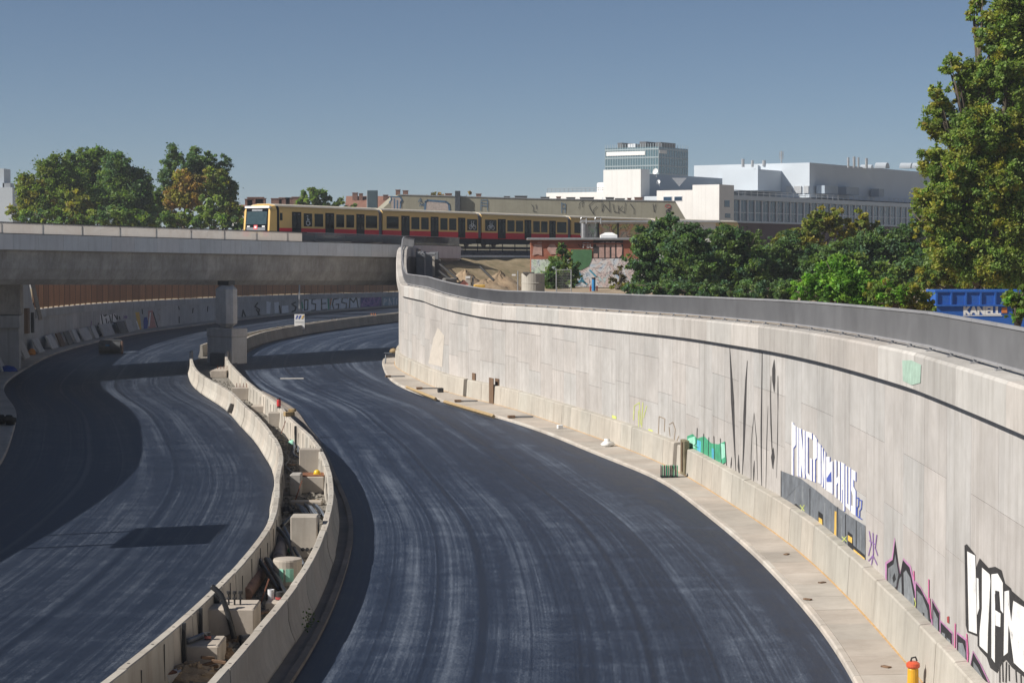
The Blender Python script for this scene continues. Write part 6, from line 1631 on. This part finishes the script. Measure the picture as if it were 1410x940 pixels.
# red lantern on the barrier, timber block on the barrier
p = gnd(384, 561.5, 1.1); ln_ = thing('warning_lantern', 'red warning lantern standing on the right median barrier', 'lantern', tuple(p))
MB().lathe(p, [(.11, 0), (.11, .06), (.08, .08)], 12).build('foot', M_under, ln_); MB().lathe((p.x, p.y, p.z + .08), [(.09, 0), (.11, .05), (.11, .32), (.09, .36)], 12).build('lens', plain('lantern_red', (.55, .05, .05), .3), ln_); MB().lathe((p.x, p.y, p.z + .44), [(.1, 0), (.09, .05), (.04, .09)], 12).build('cap', M_under, ln_)
p = gnd(398, 573, 1.1); tb = thing('timber_blocks', 'pair of yellowish timber blocks lying on the right median barrier', 'timber', tuple(p))
M_newwood = timber('new_timber', (.42, .30, .15))
MB().bbox((p.x, p.y, p.z + .12), (.5, .3, .22), .5, .02).build('block', M_newwood, tb); MB().bbox((p.x + .15, p.y + .1, p.z + .3), (.35, .22, .14), -.3, .02).build('block', M_newwood, tb)
p = gnd(318, 562, .45); tag(MB().bbox((p.x, p.y, p.z), (.3, .1, .55), .5, .02, .3, .3).build('grey_plate', M_slabd), 'tilted grey plate hanging on the outside of the left median barrier', 'plate')

# ------------------------------------------------------------------ things at the foot of the east wall
for px, yb_, yt_, w, lab in ((652.5, 526, 513.5, .34, 'short brown board fixed on the wall left of the tall board'), (676.5, 557, 520, .42, 'tall brown board covering a gap in the wall-foot barrier'), (684.5, 533, 521, .36, 'short brown board right of the tall board')):
    h0 = wallC.hit(px, yb_, -.36); h1 = wallC.hit(px, yt_, -.36); Z = wallC.Zs(h0[0]); off = -.37 if yb_ > 540 else -.04
    if yb_ < 540: h0 = wallC.hit(px, yb_, -.04); h1 = wallC.hit(px, yt_, -.04); Z = wallC.Zs(h0[0])
    p = wallC.P(Z, off); zz0, zz1 = max(.15, h0[1]), h1[1]
    tag(MB().bbox((p.x, p.y, (zz0 + zz1) / 2), (.06, w * 2, zz1 - zz0), wallC.yaw(Z), .01).build('timber_board', M_oldwood), lab, 'board', 'boards along the wall foot')
h = wallC.hit(940, 652, -.36); Z = wallC.Zs(h[0]); p = wallC.P(Z, -.28)
fb = thing('formwork_post', 'greenish brown formwork post filling the gap in the wall-foot barrier', 'post', (p.x, p.y, .15))
MB().bbox((p.x, p.y, .85), (.22, .8, 1.45), wallC.yaw(Z), .02).build('board', plain('formwork_olive', (.17, .145, .09), .8, var=.4, scale=3), fb)
MB().box((p.x - .13, p.y - .1, .9), (.03, .12, 1.2), wallC.yaw(Z)).build('batten', M_oldwood, fb)
for i, (px, lab) in enumerate(((914, 'left one of the three small green crates on the walkway'), (922, 'middle one of the three small green crates on the walkway'), (929, 'right one of the three small green crates beside the formwork post'))):
    p = gnd(px, 656.5, .16); cr = thing('green_crate', lab, 'crate', tuple(p), 'green crates on the walkway')
    for k in range(4):
        MB().box((p.x - .11 + .07 * k, p.y, p.z + .24), (.03, .3, .46)).build('slat', P_green if k % 2 else M_dark, cr)
    MB().box((p.x, p.y, p.z + .03), (.27, .32, .05)).build('base', M_dark, cr)
p = gnd(836, 614, .16); m = MB()
secs = []
for k, (rr, z) in enumerate(((.22, 0), (.3, .08), (.22, .2), (.1, .27), (.13, .34))): secs.append([(p.x + rr * (1 + .35 * math.sin(3 * a + k)) * math.cos(a), p.y + rr * 1.2 * math.sin(a), .16 + z) for a in np.linspace(0, 2 * math.pi, 12, endpoint=False)])
tag(m.loft(secs).build('white_bag', M_white, None, True), 'crumpled white plastic bag on the walkway by the barrier', 'bag')
for px, py, lab in ((771, 590, 'small grey box on the kerb edge of the walkway'),):
    p = gnd(px, py, .16); tag(MB().bbox((p.x, p.y, .26), (.28, .25, .2), .3, .02).build('small_box', C_fascia), lab, 'box')
for px, py, lab in ((545, 519, 'dark steel bar with feet, farthest on the walkway'), (589, 535.5, 'dark steel bar with feet, second on the walkway'), (643, 553, 'dark steel bar with feet, third on the walkway'), (718, 575, 'flat steel bar lying nearest on the walkway')):
    p = gnd(px, py, .16); o = thing('steel_bar', lab, 'bar', tuple(p), 'steel bars on the walkway')
    MB().bbox((p.x, p.y, .22), (1.3, .12, .07), .2, .01).build('bar', M_hoseg, o); MB().bbox((p.x - .55, p.y - .1, .23), (.4, .25, .14), .2, .02).build('foot', M_oldwood, o)
p = gnd(606.5, 540, .16); tag(MB().bbox((p.x, p.y, .3), (.35, .4, .3), .2, .03).build('tool_case', M_under), 'small black tool case on the walkway between the steel bars', 'case')
# plank edging on the kerb
for x0, y0, x1, y1, lab in ((560, 533, 600, 549, 'brown plank lying along the kerb, farther one'), (612, 553, 680, 573, 'brown plank lying along the kerb, nearer one')):
    a, b = gnd(x0, y0, .17), gnd(x1, y1, .17); tag(MB().tube([a, b], .11, 4).build('plank', M_newwood), lab, 'plank')
# folding bench with tools at the bend
p = gnd(540, 500, .16); bn = thing('work_trestle', 'work trestle with a pale bag at the bend of the far wall', 'trestle', tuple(p))
for sx in (-.5, .5):
    for sy in (-.3, .3): MB().tube([(p.x + sx * 1.1, p.y + sy * 1.4, .16), (p.x + sx, p.y + sy * .4, .95)], .035, 5).build('leg', M_hoseg, bn)
MB().bbox((p.x, p.y, .98), (1.3, .5, .07), 0, .01).build('top', M_hoseg, bn); MB().lathe((p.x + .1, p.y, 1.015), [(.3, 0), (.32, .15), (.2, .3), (.05, .36)], 10).build('bag', M_newwood, bn, True)
# yellow beacon lamp, bottom right
p = gnd(1257, 943, .16); bl = thing('beacon_lamp', 'yellow beacon lamp with red head standing at the wall foot, bottom right', 'lamp', tuple(p))
MB().lathe(p, [(.115, 0), (.12, .03), (.115, .34), (.1, .38)], 18).build('body', plain('lamp_yellow', (.62, .33, .02), .4), bl, False)
MB().lathe((p.x, p.y, p.z + .38), [(.13, 0), (.145, .03), (.14, .09), (.09, .13)], 18).build('lens', plain('lamp_red', (.55, .09, .04), .35), bl); MB().tube([(p.x - .05, p.y, p.z + .5), (p.x - .03, p.y, p.z + .58), (p.x + .05, p.y, p.z + .6), (p.x + .08, p.y, p.z + .52)], .02, 6).build('handle', M_under, bl)
for px, py in ((1083, 763), (1132, 802), (1220, 918), (1112, 825)):
    p = gnd(px, py, .16); m = MB(); m.bbox((p.x, p.y, .175), (.22, .12, .03), R.uniform(0, 3), .005)
    tag(m.build('dead_leaf', M_oldwood), {1083: 'dark scrap lying near the barrier, farthest on the near walkway', 1132: 'dark scrap on the walkway below the grey painted train', 1220: 'dark scrap on the walkway beside the beacon lamp', 1112: 'brown scrap near the kerb edge of the walkway'}[px], 'litter', 'scraps on the walkway')
# white dash on the asphalt under the bridge
a, b = gnd(386, 521), gnd(418, 521); m = MB().box(((a.x + b.x) / 2, a.y, .008), (abs(b.x - a.x), 1.2, .008), .1)
tag(m.build('paint_mark', plain('road_paint', (.36, .35, .33), .8, var=.3, scale=5)), 'single pale paint dash on the asphalt before the pier', 'marking')
# weeds
for px, py, lab in ((425, 868, 'small weed growing in the gutter below the right barrier'), ):
    h = gnd(px, py, .05); rs = np.random.RandomState(5); rt = thing('weed', lab, 'plant', tuple(h))
    pts = np.array(h) + np.stack([rs.normal(0, .07, 60), rs.normal(0, .35, 60), rs.uniform(.02, .5, 60)], 1)
    leaf_mesh('leaves', pts, .045, np.tile(np.array([[.07, .12, .03]]), (60, 1)), rt, 5)

# ------------------------------------------------------------------ yard behind the wall
p = at(734, 399, 160.); zr0 = 5.95
sr = thing('concrete_ring', 'large pale concrete shaft ring standing in the yard before the brick shed', 'shaft ring', (p.x, p.y, zr0))
zt = zat(376.5, 160)
MB().lathe((p.x, p.y, zr0), [(.9, -.2), (.9, (zt - zr0) * .5), (.93, (zt - zr0) * .52), (.9, (zt - zr0) * .55), (.9, zt - zr0), (.8, zt - zr0), (.8, .1)], 28).build('ring', C_bar, sr)
MB().box((p.x - .35, p.y - .6, zt + .06), (.9, .5, .12)).build('lid_piece', M_slabd, sr)
fn = thing('fence_panel', 'open wire mesh fence panel standing in the yard', 'fence', tuple(at(776, 400, 165)))
Zf = 165.; 
for px in (766, 786.5): MB().tube([at(px, 403, Zf), at(px, 371, Zf)], .045, 6).build('post', M_metal, fn)
for py in (371.5, 400): MB().tube([at(766, py, Zf), at(786.5, py, Zf)], .035, 6).build('rail', M_metal, fn)
m = MB()
for i in range(1, 12): m.tube([at(766 + 1.71 * i, 371.5, Zf), at(766 + 1.71 * i, 400, Zf)], .006, 3)
for i in range(1, 8): m.tube([at(766, 371.5 + 3.5 * i, Zf), at(786.5, 371.5 + 3.5 * i, Zf)], .006, 3)
o = m.build('mesh', M_metal, fn); o['kind'] = 'stuff'
pl_ = thing('wire_pole', 'thin grey post left of the concrete ring', 'post', tuple(at(713, 400, 158)))
MB().tube([at(713, 402, 158), at(713, 373, 158)], .045, 6).build('pole', M_metal, pl_); MB().box(at(707.5, 378.5, 158), (.3, .1, .12)).build('tag', P_white, pl_)
bp = thing('blue_pillar', 'blue standpipe in the yard before the brick shed', 'standpipe', tuple(at(817.5, 400, 168)))
MB().tube([at(817.5, 401, 168), at(817.5, 384, 168)], .15, 10).build('pipe', plain('pipe_blue', (.02, .18, .42), .45), bp); MB().tube([at(817.5, 384.5, 168), at(817.5, 382, 168)], .16, 10).build('cap', M_dark, bp)
for px, lab in ((813, 'small red post left of the blue standpipe'), (822, 'small red post right of the blue standpipe')):
    tag(MB().tube([at(px, 401, 168), at(px, 393.5, 168)], .07, 6).build('red_post', P_red), lab, 'post', 'red posts in the yard')
# sand heaps
def heap(lab, px, py, Z, rx, ry, h, z0=5.9, mat=None):
    c = at(px, py, Z); m = MB(); nA, nR = 28, 12
    for k in range(nR + 1):
        rr = k / nR
        for a in range(nA):
            an = 2 * math.pi * a / nA; j = 1 + .12 * math.sin(3 * an + px) + R.uniform(-.05, .05)
            m.v.append((c.x + rx * rr * math.cos(an) * j, Z + ry * rr * math.sin(an) * j, z0 - .1 + h * (1 - rr ** .9) * (1 + .22 * math.sin(2 * an + 5 * rr) * rr + R.uniform(-.13, .13))))
    for k in range(nR):
        for a in range(nA): m.f.append((k * nA + a, k * nA + (a + 1) % nA, (k + 1) * nA + (a + 1) % nA, (k + 1) * nA + a))
    tag(m.build('sand_heap', mat or M_sand, None, True), lab, 'heap')
M_sand = earth('rough_sand', (.17, .115, .07), (.30, .22, .14), (.40, .31, .21), 1.4)
heap('sharp-crested sand heap in the yard left of the concrete ring', 688, 395, 172, 2.4, 2.6, 1.75)
heap('low sand heap against the embankment left of the sharp-crested heap', 640, 395, 184, 2.6, 3.0, 1.7)
heap('low flat sand heap beside the crate, behind the railing', 668, 398, 168, 2.5, 2.2, 1.1)
# abutment clutter: stacked slabs, post, boards, crate, orange beam
M_step = concrete('dim_concrete', (.30, .32, .35), streak=.3, blotch=.3, tint=.15, zs=.4)
sx_ = thing('stepped_abutment', 'grey stacked concrete blocks between the bridge end and the dirt slope', 'abutment', tuple(at(590, 378, 183)))
for x0, x1, y0, y1, Zq in ((573, 586, 346, 382, 184), (574, 585, 354, 382, 182), (586, 596, 350, 382, 185), (592, 604, 347, 382, 187), (575, 600, 348, 351, 181)):
    a, b = at(x0, y1, Zq), at(x1, y0, Zq); MB().bbox(((a.x + b.x) / 2, Zq, (a.z + b.z) / 2), (b.x - a.x, 1.2, b.z - a.z), 0, .03).build('block', M_step, sx_)
po = thing('wing_wall', 'narrow pale concrete wing wall at the top of the dirt slope', 'wall', tuple(at(598, 378, 180)))
a, b = at(595.5, 380, 180), at(599, 353, 180); MB().bbox(((a.x + b.x) / 2, 180, (a.z + b.z) / 2), (b.x - a.x, .4, b.z - a.z), 0, .02).build('post', C_bar, po); a, b = at(599, 380, 180), at(607, 357, 180); MB().bbox(((a.x + b.x) / 2, 180.2, (a.z + b.z) / 2), (b.x - a.x, .4, b.z - a.z), 0, .02).build('panel', M_slabd, po)
for pts, lab in (([(606, 364), (630, 384)], 'upper dark pipe lying down the dirt slope'), ([(604, 373), (619, 384)], 'lower dark pipe lying down the dirt slope'), ([(661, 367), (680, 386)], 'dark pipe on the sharp-crested sand heap')):
    tag(MB().tube([at(pts[0][0], pts[0][1], 172 if pts[0][0] < 650 else 169.5), at(pts[1][0], pts[1][1], 168.5)], .1, 6).build('drain_pipe', M_under), lab, 'pipe', 'pipes in the yard')
cr = thing('site_crate', 'pale site crate with white sheet in the yard behind the railing', 'crate', tuple(at(645, 392, 160)))
a, b = at(641, 394, 160), at(648.5, 380, 160); MB().bbox(((a.x + b.x) / 2, 160, (a.z + b.z) / 2), (b.x - a.x, .6, b.z - a.z), 0, .02).build('body', C_bar, cr); MB().box(((a.x + b.x) / 2, 159.68, b.z - .1), (b.x - a.x - .1, .04, .15)).build('sheet', M_white, cr); c = at(651, 388, 160); MB().box((c.x, 160, c.z), (.16, .5, .75)).build('prop', M_slabd, cr)
c = at(660, 394, 158); tag(MB().bbox((c.x, 158, c.z), (.85, .3, .22), .1, .03).build('orange_beam', P_yel), 'orange-yellow beam end lying behind the railing in the yard', 'beam')
c = at(637, 389, 159); m = MB(); m.add([c + Vector((-.5, 0, -.4)), c + Vector((.35, 0, -.45)), c + Vector((.1, .2, .2)), c + Vector((.45, .2, -.1))], [(0, 1, 3, 2), (0, 2, 3)]); tag(m.build('red_sheet', plain('faded_red', (.40, .17, .14), .8)), 'faded red sheet leaning in the yard', 'sheet')
c = at(619, 388, 160); tag(MB().bbox((c.x, 160, c.z), (1.0, .8, .6), .3, .08).build('dark_bag', M_slabd), 'dark sacks behind the railing at the end of the wall', 'sack')
# ------------------------------------------------------------------ blue container
Zc = 112.0
a = at(1288, 400, Zc); zt = zat(399.5, Zc)
sk = thing('blue_container', 'blue steel roll-off container with white lettering behind the railing', 'container', (a.x + 3, Zc, 4.9))
M_blue = plain('container_blue', (.022, .11, .42), .45, .1, var=.15, scale=1.5); M_blued = plain('container_blue_dark', (.016, .085, .34), .5, .1, var=.15)
Wd = 4.9; x0 = a.x
MB().box((x0 + Wd / 2, Zc + 1.1, (4.9 + zt) / 2 + .1), (Wd, 2.2, zt - 5.1)).build('tub', M_blue, sk)
MB().bbox((x0 + Wd / 2, Zc + 1.1, zt - .06), (Wd + .1, 2.36, .14), 0, .02).build('rim', M_blue, sk)
for i in range(7): MB().box((x0 + .06 + i * (Wd - .12) / 6, Zc - .05, zt - .46), (.1, .1, .66)).build('rib', M_blue, sk)
MB().box((x0 + Wd / 2, Zc - .06, zt - .82), (Wd, .12, .1)).build('waist_rail', M_blue, sk)
cu = bpy.data.curves.new('tmp', 'FONT'); cu.body = 'KANELL'; cu.size = 1.0; cu.offset = .035; cu.align_x = 'LEFT'
to = bpy.data.objects.new('tmp', cu); COL.objects.link(to)
dg = bpy.context.evaluated_depsgraph_get(); me = to.evaluated_get(dg).to_mesh()
vs_ = [tuple(v.co) for v in me.vertices]; fs_ = [tuple(p.vertices) for p in me.polygons]
to.evaluated_get(dg).to_mesh_clear(); bpy.data.objects.remove(to)
xm = max(v[0] for v in vs_); ym = max(v[1] for v in vs_)
ta, tb_ = at(1326, 433, Zc - .02), at(1378, 421.5, Zc - .02)
m = MB()
for dx in (0, .012, -.012, .024):
    m.add([(ta.x + v[0] / xm * (tb_.x - ta.x) + dx, Zc - .02 - abs(dx) * .05, ta.z + v[1] / ym * (tb_.z - ta.z)) for v in vs_], fs_)
m.build('lettering', M_white, sk)
c1, c2 = at(1378, 427, Zc - .02), at(1388, 427, Zc - .02); MB().bbox(((c1.x + c2.x) / 2, Zc - .02, c1.z), (.3, .02, .3), 0, .004).build('orange_mark', P_orange, sk)
for yy in (420, 434.5):
    c1, c2 = at(1326, yy, Zc - .02), at(1380, yy, Zc - .02); MB().box(((c1.x + c2.x) / 2, Zc - .015, c1.z), (c2.x - c1.x, .02, .035)).build('white_line', M_white, sk)

# ------------------------------------------------------------------ guessed, unseen panel added on the west bank to cast a shadow block
sb = thing('shadow_panel', 'large guessed panel on two posts out of view, added to cast the shadow block on the left carriageway', 'sign', (-23.0, 62.4, 4.5))
MB().bbox((-23.0, 62.4, 9.9), (.16, 4.6, 2.4), 0, .02).build('panel', M_metal, sb)
for q in (60.9, 63.9): MB().tube([(-23.2, q, 4.2), (-23.2, q, 11.0)], .12, 8).build('post', M_metal, sb)

# ------------------------------------------------------------------ loose stones, offcuts and cable in the median
rs = np.random.RandomState(77); m = MB()
for i in range(2200):
    Z = 36 + 110 * rs.uniform() ** 1.4; a = rowL.P(Z, .3); b = rowR.P(Z, -.3); q = a.lerp(b, rs.uniform(.02, .98)); s_ = rs.uniform(.03, .13) * (1.5 if rs.uniform() < .1 else 1)
    m.box((q.x, q.y, .10 + s_ * .25), (s_, s_ * rs.uniform(.6, 1.6), s_ * .7), rs.uniform(0, 3), rs.uniform(-.5, .5), rs.uniform(-.5, .5), .7)
tag(m.build('median_rubble', M_gravel), 'loose stones and broken concrete strewn over the median floor', 'rubble', kind='stuff')
for i, (pts, lab) in enumerate((([(330, 866), (345, 852), (362, 846), (372, 835)], 'thin black cable curling behind the broad block'), ([(386, 800), (378, 790), (383, 779), (398, 772)], 'thin black cable looped around the shaft ring'), ([(404, 700), (399, 688), (408, 682), (420, 686)], 'thin cable on the floor behind the tall block'), ([(392, 622), (398, 632), (393, 640), (401, 646)], 'thin cable snaking left of the upright block'), ([(372, 578), (380, 592), (390, 596), (396, 606)], 'thin cable below the block with timber wedge'))):
    hose(lab, [mp(x, y, .16) for x, y in pts], .022, M_hose, 'cable')
for i, (px, py, lab) in enumerate(((356, 838, 'rusty reinforcing bar leaning behind the broad block'), (406, 690, 'rusty reinforcing bar standing beside the pipe bundle'), (386, 600, 'rusty reinforcing bar in the upper part of the median'))):
    q = mp(px, py, .1); tag(MB().tube([q, q + Vector((.25, .2, .75))], .02, 5).build('reinforcing_bar', M_rustbar), lab, 'bar', 'reinforcing bars in the median')

for i, (px, py, ln2, an, mt, lab) in enumerate(((352, 846, .9, .9, M_oldwood, 'dark plank lying behind the broad block'), (398, 790, .7, 1.9, M_newwood, 'pale plank end beside the shaft ring'), (424, 690, .8, .4, M_newwood, 'pale plank across the median behind the tall block'), (402, 640, .9, 1.4, M_oldwood, 'dark plank left of the upright block'), (386, 606, .8, 1.8, M_slabd, 'grey board lying in the upper median'), (330, 555, 1.6, 1.9, M_oldwood, 'dark plank below the halfway block'))):
    q = mp(px, py, .18); tag(MB().bbox((q.x, q.y, .2), (ln2, .16, .06), an, .01, R.uniform(-.1, .1), R.uniform(-.15, .15)).build('loose_plank', mt), lab, 'plank', 'loose planks in the median')
for i, (px, py, mt, lab) in enumerate(((377, 826, M_hose, 'black bucket beside the tin at the right barrier'), (398, 760, P_green, 'green crumpled sheet below the conduits'), (394, 706, M_under, 'black bag at the left foot of the tall block'), (404, 612, P_mint, 'mint green sheet on the floor left of the upright block'), (288, 862, M_oldwood, 'brown sack in the corner behind the lowest block'))):
    q = mp(px, py, .1); secs = []
    for k, (rr, z) in enumerate(((.2, 0), (.24, .06), (.19, .15), (.08, .2))): secs.append([(q.x + rr * (1 + .3 * math.sin(3 * a + k + i)) * math.cos(a), q.y + rr * 1.3 * math.sin(a), .1 + z * (1 + .3 * math.sin(2 * a))) for a in np.linspace(0, 2 * math.pi, 12, endpoint=False)])
    tag(MB().loft(secs).build('site_litter', mt, None, True), lab, 'litter', 'litter in the median')
# ------------------------------------------------------------------ thin autumn haze
m, nt, bs = newmat('haze_air'); nt.nodes.remove(bs)
pv_ = N(nt, 'ShaderNodeVolumePrincipled'); pv_.inputs['Density'].default_value = 0.0002; pv_.inputs['Color'].default_value = (.80, .86, .95, 1)
nt.links.new(pv_.outputs[0], nt.nodes['Material Output'].inputs['Volume'])
o = MB().box((0, 1310, 31.5), (5000, 2760, 67)).build('haze', m); o['kind'] = 'stuff'; o['label'] = 'thin bluish haze filling the air over the whole place'; o['category'] = 'haze'
